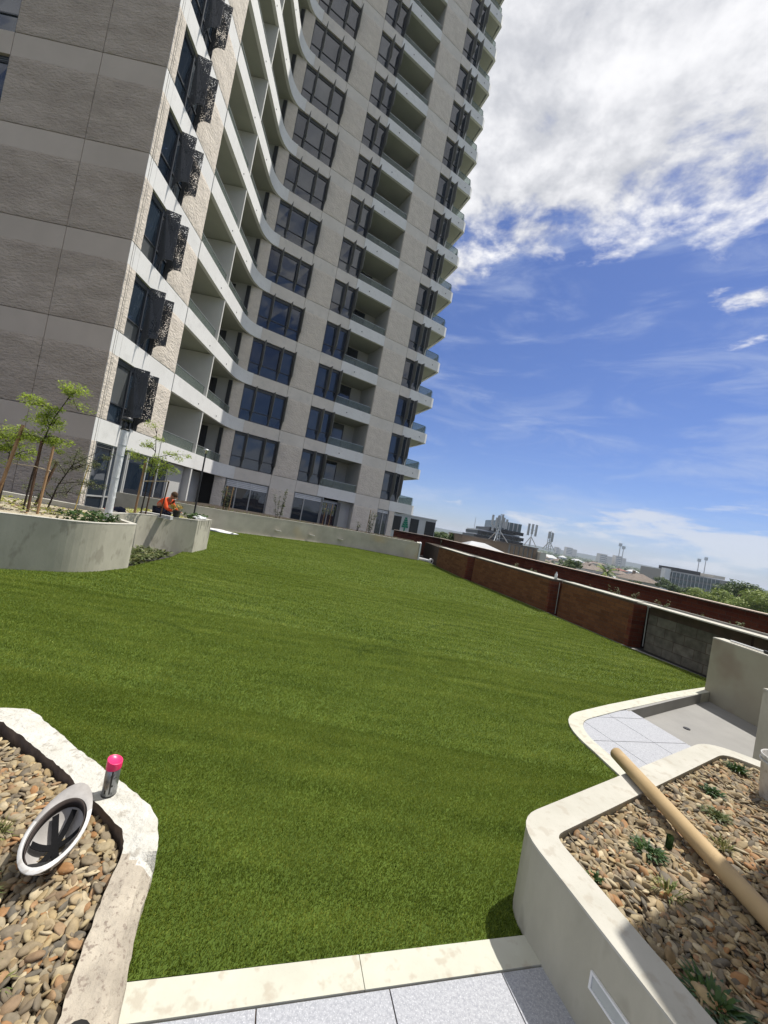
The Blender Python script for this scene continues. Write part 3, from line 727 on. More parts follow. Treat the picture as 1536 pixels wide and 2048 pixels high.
# bucket
bk = empty('plaster_bucket', (2.79, 2.42, .325), 'dirty white plastic bucket with blue lettering on the pebbles at the right edge', 'bucket')
mb = MB(); mb.lathe([(0, .004), (.118, .004), (.122, 0), (.126, .004), (.142, .25), (.146, .252), (.147, .275), (.143, .278), (.1385, .272), (.120, .03), (0, .026)], n=48); mb.build('pail', M_whitedirty, bk)
mb = MB(); mb.lathe([(.1425, .232), (.149, .234), (.149, .242), (.143, .244)], n=48); mb.build('rib', M_whitedirty, bk)
mb = MB(); pts = [(.15 * math.cos(R(a)), .15 * math.sin(R(a)), .245 - .10 * math.sin(R((a + 200) / 180 * 180)) ** 2) for a in range(-200, -19, 12)]
mb.path(pts, [.0025] * len(pts), 6); mb.build('handle', M_rail, bk)
def text_on_cyl(parent, txt, rad, z, h, ang0, mat, slope=0, name='lettering'):
    cu = bpy.data.curves.new(name, 'FONT'); cu.body = txt; cu.size = h; cu.extrude = .0008; cu.resolution_u = 3
    to = bpy.data.objects.new(name, cu); C.objects.link(to); bpy.context.view_layer.update()
    me = bpy.data.meshes.new_from_object(to.evaluated_get(bpy.context.evaluated_depsgraph_get())); bpy.data.objects.remove(to)
    for v in me.vertices:
        a = ang0 + v.co.x / rad; rr = rad + .0012 + v.co.z + (v.co.y + slope * v.co.x) * .06; v.co = Vector((rr * math.cos(a), rr * math.sin(a), z + v.co.y + slope * v.co.x))
    me.materials.clear(); me.materials.append(mat); o = bpy.data.objects.new(name, me); C.objects.link(o); o.parent = parent; return o
text_on_cyl(bk, 'KNAUF', .1335, .13, .085, R(-172), M_blue)

# ------------------------------------------------------------------ stub walls at the right
def slabthing(name, label, cat, quad, z0, z1, mat, mtop=None, cap=.012):
    r = empty(name, (quad[0][0], quad[0][1], 0), label, cat)
    mb = MB(); mb.prism(quad, z0, z1); part('wall_body', mb, mat, r)
    if mtop:
        mb = MB(); mb.prism(quad_piece(quad, 0, 0, -.003), z1 - .004, z1 + cap); part('wall_top', mb, mtop, r)
    return r
M_stub = pm('stub_render', (.40, .385, .30), (.33, .30, .23), .9, .85, .08, 20, c3=(.27, .22, .17), s3=1.1, f3=.8)
slabthing('garden_wall', 'waist-high rendered concrete wall end at the right beside the sunken pad', 'wall', [(5.20, 5.80), (5.34, 3.9), (5.56, 3.9), (5.42, 5.86)], -.14, .795, M_stub, M_rim)
slabthing('wall_pier', 'narrow pale concrete pier at the right edge behind the bucket', 'pier', [(4.04, 3.86), (4.12, 3.3), (4.7, 3.45), (4.6, 3.95)], -.14, .66, M_conc, M_rim)
cd = empty('conduit_pipe', (5.42, 5.0, .82), 'white conduit with black fitting lying on the rendered wall top', 'pipe')
mb = MB(); mb.cyl((5.30, 5.62, .826), (5.38, 4.62, .826), .013, n=10); part('pipe', mb, M_white, cd)
mb = MB(); mb.cyl((5.338, 5.16, .829), (5.344, 5.06, .829), .021, n=10); part('fitting', mb, M_black, cd)
mb = MB(); mb.cyl((5.40, 5.02, .85), (5.46, 4.96, .85), .03, n=12); part('cap', mb, M_white, cd)

# ------------------------------------------------------------------ brick planters along the parapet
BR_H, BR_L = .076, .230; JT = .010
def brick_mesh(name, L, H, D, mat):
    mb = MB(); c = .004
    q = [(c, 0), (L - c, 0), (L, c), (L, D), (0, D), (0, c)]
    mb.prism(q, 0, H); return mb
brick_cache = {}
def brick_wall(root, p, q, z0, z1, mat, L=BR_L, H=BR_H, D=.10, proud=.007, backing=.22, maxn=300, name='brick', near_first=True, backmat=None):
    """bricks in stretcher bond on the face p->q (outward = right side of p->q), recessed mortar behind"""
    P, Q = Vector(p), Vector(q); d = (Q - P); ln = d.length; d.normalize(); nrm = Vector((d.y, -d.x))
    mbk = MB(); a, b = P - nrm * proud, Q - nrm * proud
    mbk.prism([tuple(a), tuple(b), tuple(b - nrm * backing), tuple(a - nrm * backing)], z0, z1); part('mortar_bed', mbk, backmat or M_mortar, root)
    items = []; row = 0; z = z0 + .004
    ang = math.atan2(d.y, d.x)
    while z + H <= z1 + .002:
        s = -(L / 2 if row % 2 else 0) - 0
        while s < ln - .02:
            a0, a1 = max(s, 0), min(s + L, ln)
            if a1 - a0 > .04: items.append((a0, a1 - a0, z))
            s += L + JT
        z += H + JT; row += 1
    items.sort(key=lambda t_: ((P + d * (t_[0] + t_[1] / 2)).length))
    rest = MB()
    for i, (s, l, z) in enumerate(items):
        o2 = P + d * s
        jit = random.uniform(-.0015, .0015)
        if i < maxn:
            key = (name, round(l, 3), H, D, mat.name)
            if key not in brick_cache:
                m_ = brick_mesh(name, l, H, D, mat); ob = m_.build(name, mat, root); brick_cache[key] = ob.data
            else:
                ob = bpy.data.objects.new(name, brick_cache[key]); C.objects.link(ob); ob.parent = root
            ob.location = Vector((o2.x - nrm.x * jit, o2.y - nrm.y * jit, z)) - root.location; ob.rotation_euler = (0, 0, ang)
        else:
            m_ = brick_mesh(name, l, H, D, mat); c_, s_ = math.cos(ang), math.sin(ang)
            vs = [(o2.x + c_ * v[0] - s_ * v[1], o2.y + s_ * v[0] + c_ * v[1], z + v[2]) for v in m_.v]; rest.add(vs, m_.f)
    if rest.v:
        o = rest.build(name + 'work', mat, root); o.location = -root.location; o['kind'] = 'stuff'
# face runs so that the outward side (right of p->q) looks to the lawn: go from far to near
TOPZ = .89
segs = [((2.90, 18.4), (3.52, 14.92), M_bluff, 'far brown brick planter wall beside the white pipe'),
        ((3.78, 14.88), (4.86, 10.58), M_bluff, 'long brown brick planter wall midway along the lawn'),
        ((5.14, 10.54), (5.66, 8.32), M_bluff, 'short brown brick planter wall next to the grey blockwork')]
for i, (a, b, m_, lab) in enumerate(segs):
    # note: travelling towards the camera the lawn is on the right-hand side of the walker's left; flip to face the lawn
    r = empty('brick_planter', (a[0], a[1], 0), lab, 'planter')
    brick_wall(r, a, b, -.10, TOPZ, m_)
    d = (Vector(b) - Vector(a)).normalized(); n_ = Vector((d.y, -d.x))
    e = Vector(b)                                                # end return, facing the camera
    brick_wall(r, tuple(e + d * .014), tuple(e + d * .014 - n_ * .34), -.10, TOPZ, M_brick, D=.09, proud=.004, backing=.009)
    mb = MB(); nx = Vector(segs[i + 1][0]) if i < 2 else Vector((5.97, 8.22))
    q0, q1 = Vector(a), Vector(b)
    mb.prism([tuple(q0 + n_ * .012), tuple(q1 + n_ * .012 + d * .012), tuple(q1 - n_ * .36 + d * .012), tuple(q0 - n_ * .36)], TOPZ, TOPZ + .022); part('coping', mb, M_rim, r)
bw = empty('block_planter', (5.97, 8.25, 0), 'grey concrete blockwork planter wall at the right behind the rendered wall', 'planter')
brick_wall(bw, (5.97, 8.25), (6.42, 6.45), -.10, TOPZ, M_block, L=.39, H=.19, D=.12, name='block')
brick_wall(bw, (6.43, 6.42), (7.15, 3.6), -.10, TOPZ, M_block, L=.39, H=.19, D=.12, name='block')
mb = MB(); sweep(mb, [(5.96, 8.27), (6.42, 6.44), (7.15, 3.6)], -.012, .34, TOPZ, TOPZ + .022)
mb.v = [(x, y, z) for x, y, z in mb.v]; part('coping', mb, M_rim, bw)
mb = MB(); mb.cyl((5.93, 8.235, .0), (5.915, 8.235, .86), .009, n=8); tag(mb.build('downpipe', M_rail), 'thin pale downpipe at the start of the grey block wall', 'pipe')
mb = MB(); mb.cyl((5.04, 10.44, .0), (5.03, 10.44, .84), .008, n=8); tag(mb.build('downpipe', M_rail), 'thin white downpipe between the two brown brick planters', 'pipe')
# soil bed and second thin edging behind the coping
mb = MB(); mb.prism([(3.22, 18.4), (3.9, 14.8), (5.3, 10.5), (6.25, 8.3), (6.75, 6.4), (7.5, 3.6), (8.5, 3.6), (7.8, 6.3), (6.2, 14), (3.9, 24.2), (2.9, 24.2)], -.1, .80)
tag(mb.build('planting_soil', M_soil), kind='structure')
mb = MB(); sweep(mb, [(3.45, 18.0), (4.32, 14.0), (5.38, 10.4), (6.42, 8.2), (6.95, 6.2), (7.6, 3.6)], 0, .04, .79, .915)
tag(mb.build('planter_edging', M_rim), 'thin pale edging strip behind the brick planter coping', 'edging')
# drain strip at the foot of the walls
mb = MB(); mb.prism([(2.68, 18.9), (3.38, 15.2), (4.05, 13.0), (4.78, 10.5), (5.39, 7.77), (5.88, 6.5), (6.6, 6.0), (6.1, 8.3), (5.3, 10.6), (4.0, 14.9), (3.1, 18.9)], -.139, -.07)
tag(mb.build('drain_strip', M_drain), kind='structure')
mb = MB(); mb.prism([(5.44, 8.0), (5.80, 6.95), (5.98, 7.05), (5.66, 8.1)], -.07, -.045); mb.prism([(5.12, 9.6), (5.42, 8.45), (5.50, 8.5), (5.2, 9.65)], -.07, -.05)
tag(mb.build('cement_haunch', M_pad), 'strip of spilled grey cement at the foot of the block wall', 'cement')
mb = MB(); e = [(2.69, 18.9), (3.39, 15.2), (4.06, 13.0), (4.79, 10.5), (5.40, 7.77), (5.89, 6.5)]; sweep(mb, e, -.02, .0, -.12, .004)
tag(mb.build('lawn_edging', pm('grey_edging', (.20, .20, .19), None, 4, .7)), 'thin grey edging along the right side of the lawn', 'edging')

# parapet
par = empty('brick_parapet', (3.9, 24.5, 0), 'long red brick parapet wall behind the brick planters', 'wall')
PT = 1.19
brick_wall(par, (3.92, 24.45), (8.35, 4.2), .55, PT, M_brick, maxn=300)
mb = MB(); mb.prism([(.85, 24.3), (3.9, 24.47), (3.9, 24.7), (.85, 24.53)], -.1, PT + .0); part('far_return', mb, M_brick, par)
mb = MB(); sweep(mb, [(.83, 24.29), (3.90, 24.44), (8.37, 4.2)], -.015, .235, PT, PT + .02)
mb.v = mb.v; part('coping', mb, pm('coping_pale', (.60, .50, .42), (.52, .42, .35), 6, .85), par)
brick_wall(par, (.85, 24.285), (3.9, 24.455), .0, PT, M_brick, maxn=0)
mb = MB(); mb.prism([(3.93, 24.4), (8.33, 4.2), (8.5, 4.2), (4.15, 24.45)], -.6, .55); part('wall_base', mb, M_tan, par)

# plants, bottle on the brick planters
for (x, y, s, lab) in ((4.15, 15.2, .10, 'small sparse seedling at the far end of the brick planters'), (4.75, 13.2, .22, 'reddish sprig in the middle brick planter'), (5.0, 12.2, .20, 'leafy green sprig left of the bottle on the brick planter'),
                     (5.55, 10.0, .16, 'low sprig just right of the bottle on the brick planter'), (5.85, 9.4, .26, 'tall thin sprig in the short brick planter'), (6.0, 8.95, .26, 'bare reddish twig in the short brick planter'),
                     (6.28, 8.35, .26, 'green sprig above the start of the block wall'), (6.6, 7.75, .14, 'small sprig midway along the block planter'), (6.78, 7.15, .22, 'green sprig in the block planter before the rendered wall')):
    mb = MB()
    for b in range(5):
        a = random.uniform(0, 6.28); t_ = Vector((math.cos(a) * s * .45, math.sin(a) * s * .45, s * random.uniform(.5, 1)))
        mb.cyl((0, 0, 0), t_, .004, .002, 5, 1, False)
        for j in range(16):
            p = t_ * random.uniform(.35, 1.05) + Vector((random.gauss(0, .02), random.gauss(0, .02), random.gauss(0, .02)))
            u_ = Vector((random.gauss(0, 1), random.gauss(0, 1), random.gauss(0, .6))).normalized() * .022; w2 = u_.orthogonal().normalized() * .009
            mb.add([p - u_, p - w2, p + u_, p + w2], [(0, 1, 2, 3)])
    tag(mb.build('seedling', [M_leafo, M_bark], None, (x, y, .80)), lab, 'plant')
bo = empty('plastic_bottle', (4.98, 10.62, TOPZ + .022), 'small white plastic bottle on the coping of the middle brick planter', 'bottle')
mb = MB(); mb.lathe([(0, 0), (.036, 0), (.038, .01), (.038, .12), (.016, .165), (.014, .175)], n=16); mb.build('body', M_white, bo)
mb = MB(); mb.lathe([(.017, .172), (.017, .195), (0, .197)], n=12); mb.build('cap', M_rail, bo)

# ------------------------------------------------------------------ far curved planter and left planters
def planter(name, label, outer, h, mat, soil_poly, rimw=.14, rimmat=None, soilz=-.08, soilmat=None):
    r = empty(name, (outer[0][0], outer[0][1], 0), label, 'planter')
    mb = MB(); sweep(mb, outer, -rimw, 0, -.13, h - .012)
    part('wall', mb, mat, r)
    mb = MB(); sweep(mb, outer, -rimw - .003, .003, h - .012, h); part('rim', mb, rimmat or M_rim, r)
    mb = MB(); mb.prism(soil_poly, -.1, h + soilz); part('soil', mb, soilmat or M_soil, r)
    return r
FP = round_path([(-11, 15.0), (-8.4, 15.35), (-6.8, 15.85), (-5.0, 17.25), (-2.4, 19.35), (-.8, 19.75), (.6, 19.55), (2.08, 19.42), (2.2, 21.0)], [0, .5, .8, .8, .8, .6, .6, .08, 0], 5)
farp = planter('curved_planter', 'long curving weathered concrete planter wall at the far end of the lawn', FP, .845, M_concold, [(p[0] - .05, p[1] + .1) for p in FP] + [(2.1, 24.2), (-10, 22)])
mb = MB(); lt = offset(FP, .012); sweep(mb, [p for p in lt if p[0] > -7 and p[1] < 19.9][:-1], 0, .05, -.12, .012); part('base_strip', mb, M_rim, farp)
mb = MB(); mb.prism([(2.085, 19.40), (2.16, 19.38), (2.28, 21.0), (2.2, 21.0)], -.1, .86); part('end_capping', mb, M_white, farp)
mb = MB()
for x, y in ((-4.55, 17.56), (-3.2, 18.66), (-1.9, 19.48)):
    mb.box((x - .12, y - .16, .30), (x + .12, y - .05, .33))
part('wall_light', mb, M_rim, farp)
L1o = round_path([(-9.5, 2.3), (-5.14, 5.36), (-4.36, 5.93), (-4.22, 6.82), (-5.25, 7.45)], [0, .3, .36, .12, 0], 8)
M_mulch = pm('pale_mulch', (.50, .45, .33), (.30, .26, .18), 26, .95, .8, 50, c3=(.16, .14, .09), s3=40, f3=.8)
lp1 = planter('curved_planter', 'left concrete planter with rounded lit corner holding staked saplings', L1o, .775, M_conc, [(p[0] - .06, p[1] + .02) for p in L1o] + [(-5.6, 8.0), (-10.8, 7.7), (-11, 6)], .10, soilmat=M_mulch)
mb = MB(); sweep(mb, [(-11, 7.72), (-5.5, 8.02)], -.12, 0, -.1, .80); part('back_wall', mb, M_rim, lp1)
L2o = round_path([(-5.2, 7.4), (-5.28, 8.35), (-5.0, 9.02), (-4.47, 9.52), (-4.53, 10.45), (-6.2, 11.2)], [0, .4, .4, .0, .05, 0], 6)
lp2 = planter('curved_planter', 'left concrete planter behind it where the worker kneels', L2o, .805, M_conc, [(p[0] - .06, p[1] + .02) for p in L2o] + [(-6.6, 11.3), (-6.4, 8.1), (-5.65, 7.4)], .10, soilmat=M_mulch)
# drips of fresh cement on the end of the second planter
mb = MB()
for i in range(9):
    y = 9.62 + i * .09 + random.uniform(-.03, .03); l = random.uniform(.12, .5); x = -4.47 - (y - 9.52) * .0645
    mb.add([(x + .004, y - .012, .80), (x + .004, y + .012, .80), (x + .004, y + .006, .80 - l), (x + .004, y - .004, .80 - l)], [(0, 1, 2, 3)])
part('cement_run', mb, pm('wet_cement', (.17, .16, .13), None, 5, .7), lp2)

def leafclump(mb, c, rad, n, size, flat=.7, mi=0, asp=.45):
    for _ in range(n):
        v = Vector((random.gauss(0, 1), random.gauss(0, 1), random.gauss(0, flat)))
        v = v.normalized() * rad * random.uniform(.2, 1) ** .6; p = Vector(c) + Vector((v.x, v.y, v.z * flat))
        u_ = Vector((random.gauss(0, 1), random.gauss(0, 1), random.gauss(0, .5))).normalized(); w2 = u_.cross(Vector((random.gauss(0, .5), random.gauss(0, .5), 1))).normalized()
        s = size * random.uniform(.6, 1.2); u_ *= s; w2 *= s * asp
        mb.add([p - u_, p + w2, p + u_, p - w2], [(0, 1, 2, 3)], mi)
def sapling(base, pts, branches, leafmat, label, lsize=.035, nleaf=60, r0=.016, group=None, cat='tree'):
    r = empty('sapling_tree', base, label, cat, group)
    mb = MB(); P = [Vector(p) for p in pts]; mb.path(P, [r0 * (1 - .75 * i / (len(P) - 1)) for i in range(len(P))], 7)
    lf = MB()
    extra = []
    for a, b, nl in branches:
        if nl > 2: a_, b_ = Vector(a), Vector(b); m2_ = a_.lerp(b_, .45); extra.append((m2_, m2_ + Vector(((b_ - a_).x * .3 + random.gauss(0, .06), random.gauss(0, .12), random.uniform(-.10, .22))), 2))
    for a, b, nl in list(branches) + extra:
        a, b = Vector(a), Vector(b); m_ = (a + b) / 2 + Vector((0, 0, .05)); mb.path([a, m_, b], [.009, .006, .003], 5)
        for i in range(nl):
            t_ = (i + .5) / nl; p = a.lerp(m_, t_ * 2) if t_ < .5 else m_.lerp(b, t_ * 2 - 1)
            leafclump(lf, p + Vector((random.gauss(0, .05), random.gauss(0, .05), random.gauss(0, .05))), random.uniform(.07, .18), int(nleaf * 1.15), lsize * .75, .75, 0, .36)
    mb.build('trunk', M_bark, r); lf.build('crown', leafmat, r); return r
def stake(name, p, q, mat, label, w=.022):
    mb = MB(); p, q = Vector(p), Vector(q); d = (q - p).normalized(); mb.cyl(p, q, w * .8, w * .8, 4, smooth=False); return tag(mb.build(name, mat), label, 'stake')
# left group of saplings
sapling((-5.98, 6.5, .69), [(0, 0, 0), (.03, 0, .6), (.10, 0, 1.2), (.17, .02, 1.6), (.30, .05, 1.95), (.44, .05, 2.2)],
        [((.30, .05, 1.95), (.40, .1, 2.20), 4), ((.40, .05, 2.1), (.55, .0, 2.12), 2), ((.22, .03, 1.7), (-.35, .0, 1.90), 8), ((.36, 0, 2.0), (.55, .05, 1.82), 2), ((.15, 0, 1.5), (.35, -.1, 1.45), 3), ((.15, 0, 1.45), (-.15, .05, 1.55), 4), ((.1, 0, 1.3), (.45, .1, 1.25), 4), ((.14, 0, 1.5), (.12, -.15, 1.65), 3), ((.1, 0, 1.25), (-.25, -.1, 1.2), 4), ((.12, 0, 1.3), (.3, .1, 1.05), 3)], M_lime,
        'lime-leaved sapling tied between stakes in front of the dark tower wall', nleaf=72)
sapling((-6.6, 6.7, .69), [(0, 0, 0), (.02, 0, .6), (0, 0, 1.1)], [((0, 0, 1.0), (-.35, 0, 1.3), 4), ((0, 0, 1.0), (.3, 0, 1.25), 4), ((0, 0, .9), (-.2, -.1, 1.0), 4), ((0, 0, 1.1), (0, .1, 1.35), 4), ((0, 0, .8), (.35, .1, 1.05), 4)], M_lime,
        'leafy lime sapling at the left edge of the photo behind a stake', nleaf=75)
sapling((-6.35, 7.4, .69), [(0, 0, 0), (.1, 0, .45), (.3, 0, .9), (.75, 0, 1.25)], [((.1, 0, .5), (.95, 0, .62), 6), ((.3, 0, .8), (1.15, 0, 1.22), 7), ((.2, 0, .7), (-.2, 0, 1.0), 4), ((.25, 0, .8), (.55, .1, .95), 4), ((.3, 0, .85), (.35, 0, 1.2), 3), ((.05, 0, .3), (.5, .1, .35), 3), ((.05, 0, .2), (-.35, 0, .4), 3)], M_leafo,
        'bushy olive-green shrub behind the staked lime sapling', .028, 60)
stake('tree_stake', (-5.81, 6.4, .68), (-5.83, 6.42, 1.90), M_woodd, 'dark timber stake just right of the lime sapling trunk', .026)
stake('tree_stake', (-5.60, 6.35, .68), (-5.60, 6.4, 1.84), M_wood, 'lighter timber stake, rightmost of the left sapling stakes', .024)
stake('tree_stake', (-6.28, 6.3, .68), (-6.17, 6.4, 2.10), M_wood, 'tall brown timber stake at the left edge of the photo', .030)
stake('tree_stake', (-6.6, 7.4, .68), (-6.52, 7.6, 1.6), M_woodd, 'short dark stake behind the olive shrub', .03)
mb = MB(); mb.cyl((-6.0, 7.6, .7), (-5.9, 7.6, 1.65), .008, n=6); tag(mb.build('bamboo_cane', pm('bamboo_yellow', (.62, .45, .12), None, 4, .6)), 'thin yellow cane leaning by the dark tower wall', 'cane')
mb = MB(); mb.cyl((-5.84, 6.38, 1.46), (-5.55, 6.38, 1.43), .008, n=6); mb.cyl((-6.2, 6.38, 1.44), (-5.84, 6.38, 1.46), .007, n=6)
tag(mb.build('tree_tie', pm('jute_tie', (.55, .45, .30), None, 9, .9)), 'pale strap tying the lime sapling to its stakes', 'tie')
rt = empty('hazard_tag', (-6.28, 6.28, 1.05), 'small red and white tag on the stake at the left edge', 'tag')
mb = MB(); mb.box((-.03, -.004, -.03), (.03, 0, .05)); mb.build('tag_plate', M_red, rt); mb = MB(); mb.box((-.02, -.007, .0), (.0, -.0045, .03)); mb.build('white_mark', M_white, rt)
# second sapling
sapling((-5.30, 8.55, .72), [(0, 0, 0), (.02, 0, .6), (.03, 0, 1.15), (.06, 0, 1.5), (.02, 0, 1.75), (.0, 0, 2.0)],
        [((.03, 0, 1.2), (-.55, 0, 1.38), 7), ((.03, 0, 1.15), (.62, 0, 1.12), 7), ((.05, 0, 1.35), (.80, 0, 1.55), 6), ((.05, 0, 1.5), (-.28, 0, 1.62), 3), ((.02, 0, 1.75), (.25, 0, 1.72), 2), ((0, 0, 1.9), (-.1, 0, 2.05), 2), ((.03, 0, 1.1), (.35, -.1, .95), 5), ((.05, 0, 1.35), (.3, .1, 1.25), 2)], M_lime,
        'small lime sapling beside the kneeling worker', nleaf=54, r0=.016)
stake('tree_stake', (-5.40, 8.5, .72), (-5.38, 8.5, 1.92), M_wood, 'timber stake on the left of the sapling beside the worker', .028)
stake('tree_stake', (-5.22, 8.6, .72), (-5.20, 8.6, 1.72), M_woodd, 'dark stake on the right of the sapling beside the worker', .02)
stake('tree_stake', (-4.90, 8.62, .80), (-4.86, 8.62, 1.62), M_woodd, 'dark stake leaning behind the worker', .02)
mb = MB(); mb.cyl((-5.35, 8.5, 1.52), (-4.82, 8.55, 1.62), .01, n=6); tag(mb.build('tree_tie', MATS['jute_tie']), 'pale strap across the stakes beside the worker', 'tie')

def cover(name, poly, z, n, size, mat, label, cat='ground cover', hgt=.10):
    X0, X1 = min(p[0] for p in poly), max(p[0] for p in poly); Y0, Y1 = min(p[1] for p in poly), max(p[1] for p in poly); mb = MB(); k_ = 0
    while k_ < n:
        x, y = random.uniform(X0, X1), random.uniform(Y0, Y1)
        if not inside(poly, np.array([x]), np.array([y]))[0]: k_ += .3; continue
        leafclump(mb, (x, y, z + random.uniform(0, hgt)), size * 1.3, 4, size, .6, 0, .5); k_ += 1
    return tag(mb.build(name, mat), label, cat, kind='stuff')
cover('ground_cover', [(-4.29, 6.9), (-4.40, 8.5), (-5.1, 8.6), (-5.2, 7.6)], .0, 420, .045, M_leafo, 'leafy ground cover between the two left planters at lawn level', hgt=.12)
cover('ground_cover', [(-9, 4.5), (-5.6, 6.2), (-4.9, 7.2), (-6, 7.9), (-9.5, 7.6)], .70, 420, .03, M_yel, 'yellow-green low planting on the left planter', hgt=.06)
cover('low_shrub', [(-5.05, 6.05), (-4.48, 6.25), (-4.45, 6.7), (-5.0, 6.9)], .72, 260, .032, M_leafg, 'dark grassy shrub behind the rounded corner of the left planter', hgt=.16)
cover('ground_cover', [(-5.9, 8.4), (-4.65, 9.4), (-4.7, 10.2), (-6.6, 10.8)], .73, 420, .03, M_yel, 'dry yellowish planting around the kneeling worker', hgt=.05)
cover('low_shrub', [(-4.85, 9.55), (-4.58, 9.7), (-4.62, 10.35), (-5.0, 10.3)], .76, 90, .045, M_leafg, 'dark potted seedlings on the end of the second left planter', hgt=.14)
fpp = [(p[0], p[1] + .18) for p in FP if -8.5 < p[0] < 2.1] + [(1.9, 21), (-1, 21.2), (-5.5, 19), (-8.5, 17)]
cover('ground_cover', fpp, .78, 650, .035, M_leafo, 'sparse low plants along the far curved planter', hgt=.10)
# light stones on the far planter and the left planter tops
def stones(poly, z, n, s, label, mat=M_rim):
    mb = MB(); X0, X1 = min(p[0] for p in poly), max(p[0] for p in poly); Y0, Y1 = min(p[1] for p in poly), max(p[1] for p in poly); k_ = 0
    while k_ < n:
        x, y = random.uniform(X0, X1), random.uniform(Y0, Y1); k_ += 1
        if not inside(poly, np.array([x]), np.array([y]))[0]: continue
        v, f = PEBV[random.randrange(9)]; a = random.uniform(0, 6.28); ss = s * random.uniform(.6, 1.5); c_, s_ = math.cos(a), math.sin(a)
        vv_ = [(x + ss * (c_ * p[0] - s_ * p[1]), y + ss * (s_ * p[0] + c_ * p[1]), z + ss * p[2]) for p in v.tolist()]; mb.add(vv_, f, 0, True)
    return tag(mb.build('mulch_stones', mat), label, 'stones', kind='stuff')
stones(fpp, .775, 900, .09, 'pale stones on the far curved planter', M_peb)
stones([(-9, 4.5), (-5.4, 5.9), (-4.6, 6.4), (-5, 7.2), (-6, 7.9), (-9.5, 7.6)], .70, 700, .05, 'pale stones on the left planter', M_peb)
stones([(-5.6, 8.0), (-4.7, 9.5), (-4.7, 10.2), (-6.6, 10.8)], .73, 700, .06, 'pale stones around the worker', M_peb)

# far planter saplings with stakes
def farshrub(x, y, w, h, mat, label, canes=2, n=70, lower=.15):
    r = empty('staked_shrub', (x, y, .79), label, 'shrub'); st = MB(); lf = MB()
    for i in range(5):
        a = random.uniform(-.5, .5) * w; b = Vector((a + random.gauss(0, .06), random.gauss(0, .06), h * random.uniform(.75, 1))); st.cyl((a * .35, 0, 0), b, .009, .004, 5)
        for j in range(n // 5):
            p = Vector((a * .35, 0, 0)).lerp(b, random.uniform(lower, 1)); leafclump(lf, p, .08, 3, .045, .8, 0, .5)
    st.build('stem', M_bark, r); lf.build('foliage', mat, r)
    for i in range(canes):
        mb = MB(); xx = (-.5 + i) * w * .5; mb.cyl((xx, .06, 0), (xx + .03, .06, h * .95), .022, n=4, smooth=False); mb.build('cane', M_wood, r)
farshrub(-6.75, 16.6, .5, 1.15, M_leafo, 'sparse sapling with tan stakes in front of the white-blind window')
farshrub(-4.85, 18.15, .65, 1.45, M_leafo, 'dark leafy shrub against the blank panel of the far wall', 0, 110)
farshrub(-2.85, 19.75, .65, 1.25, M_leafo, 'palm-like sapling between tan stakes at the dark sliding door', 2, 50, .6)
farshrub(-.58, 20.2, .6, 1.35, M_leafo, 'twiggy tall shrub near the right end of the far planter', 1, 80)
farshrub(-1.2, 20.0, .2, .55, M_leafo, 'small curled sprig left of the tall shrub on the far planter', 0, 15, .5)

# lamps
lamp = empty('lamp_post', (-4.98, 7.1, .70), 'lamp post bandaged in white plastic with a black head', 'lamp post')
mb = MB(); mb.path([(0, 0, 0), (.0, 0, .75), (.0, 0, .80), (.0, 0, 1.70)], [.062, .058, .058, .066], 14)
for i in range(len(mb.v)):
    v = Vector(mb.v[i]); f = 1 + .22 * mnoise.noise(Vector((v.x * 20, v.y * 20, v.z * 3))); mb.v[i] = (v.x * f, v.y * f, v.z)
mb.build('wrapping', M_wrap, lamp)
mb = MB()
for z, r_ in ((.80, .064), (1.22, .07), (1.42, .072)): mb.lathe([(r_ * .8, z - .012), (r_, z), (r_ * .8, z + .012)], n=14)
mb.build('tape_band', M_rail, lamp)
mb = MB(); mb.lathe([(.03, 1.66), (.075, 1.70), (.075, 1.72), (.03, 1.73)], n=20)
for i in range(4):
    a = i * math.pi / 2 + .4; mb.box((.05 * math.cos(a) - .012, .05 * math.sin(a) - .012, 1.70), (.05 * math.cos(a) + .012, .05 * math.sin(a) + .012, 1.86))
mb.lathe([(.0, 1.70), (.04, 1.70), (.04, 1.86), (0, 1.86)], n=16); mb.lathe([(.0, 1.86), (.085, 1.86), (.088, 1.90), (.085, 1.94), (0, 1.95)], n=24); mb.build('lamp_head', M_black, lamp)
l2 = empty('lamp_post', (-4.98, 10.3, .73), 'slim black lamp post at the end of the second left planter', 'lamp post')
mb = MB(); mb.cyl((0, 0, 0), (.0, 0, 1.83), .024, .02, 12); mb.build('pole', M_black, l2)
mb = MB(); mb.lathe([(.0, 1.80), (.03, 1.80), (.035, 1.86), (.075, 1.88), (.08, 1.90), (0, 1.93)], n=18); mb.build('lamp_head', M_rail, l2)

# debris near the worker
bag = empty('work_bag', (-5.6, 8.2, .74), 'heaped red and navy workwear on the planter left of the worker', 'bag')
def lump(mb, c, r, sq, seed, mi=0):
    bm = bmesh.new(); bmesh.ops.create_icosphere(bm, subdivisions=3, radius=1)
    vs = []
    for v in bm.verts:
        f = 1 + .35 * mnoise.noise(v.co * 2.3 + Vector((seed, 0, 0))) + .15 * mnoise.noise(v.co * 6 + Vector((seed, 3, 0)))
        vs.append((c[0] + v.co.x * r * f * sq[0], c[1] + v.co.y * r * f * sq[1], c[2] + v.co.z * r * f * sq[2]))
    fs = [tuple(v.index for v in f.verts) for f in bm.faces]; bm.free(); mb.add(vs, fs, mi, True)
mb = MB(); lump(mb, (-.10, 0, .05), .12, (1, .8, .6), 1); mb.build('red_jacket', M_red, bag)
mb = MB(); lump(mb, (.05, .02, .06), .13, (1, .8, .7), 5); mb.build('navy_jacket', M_navy, bag)
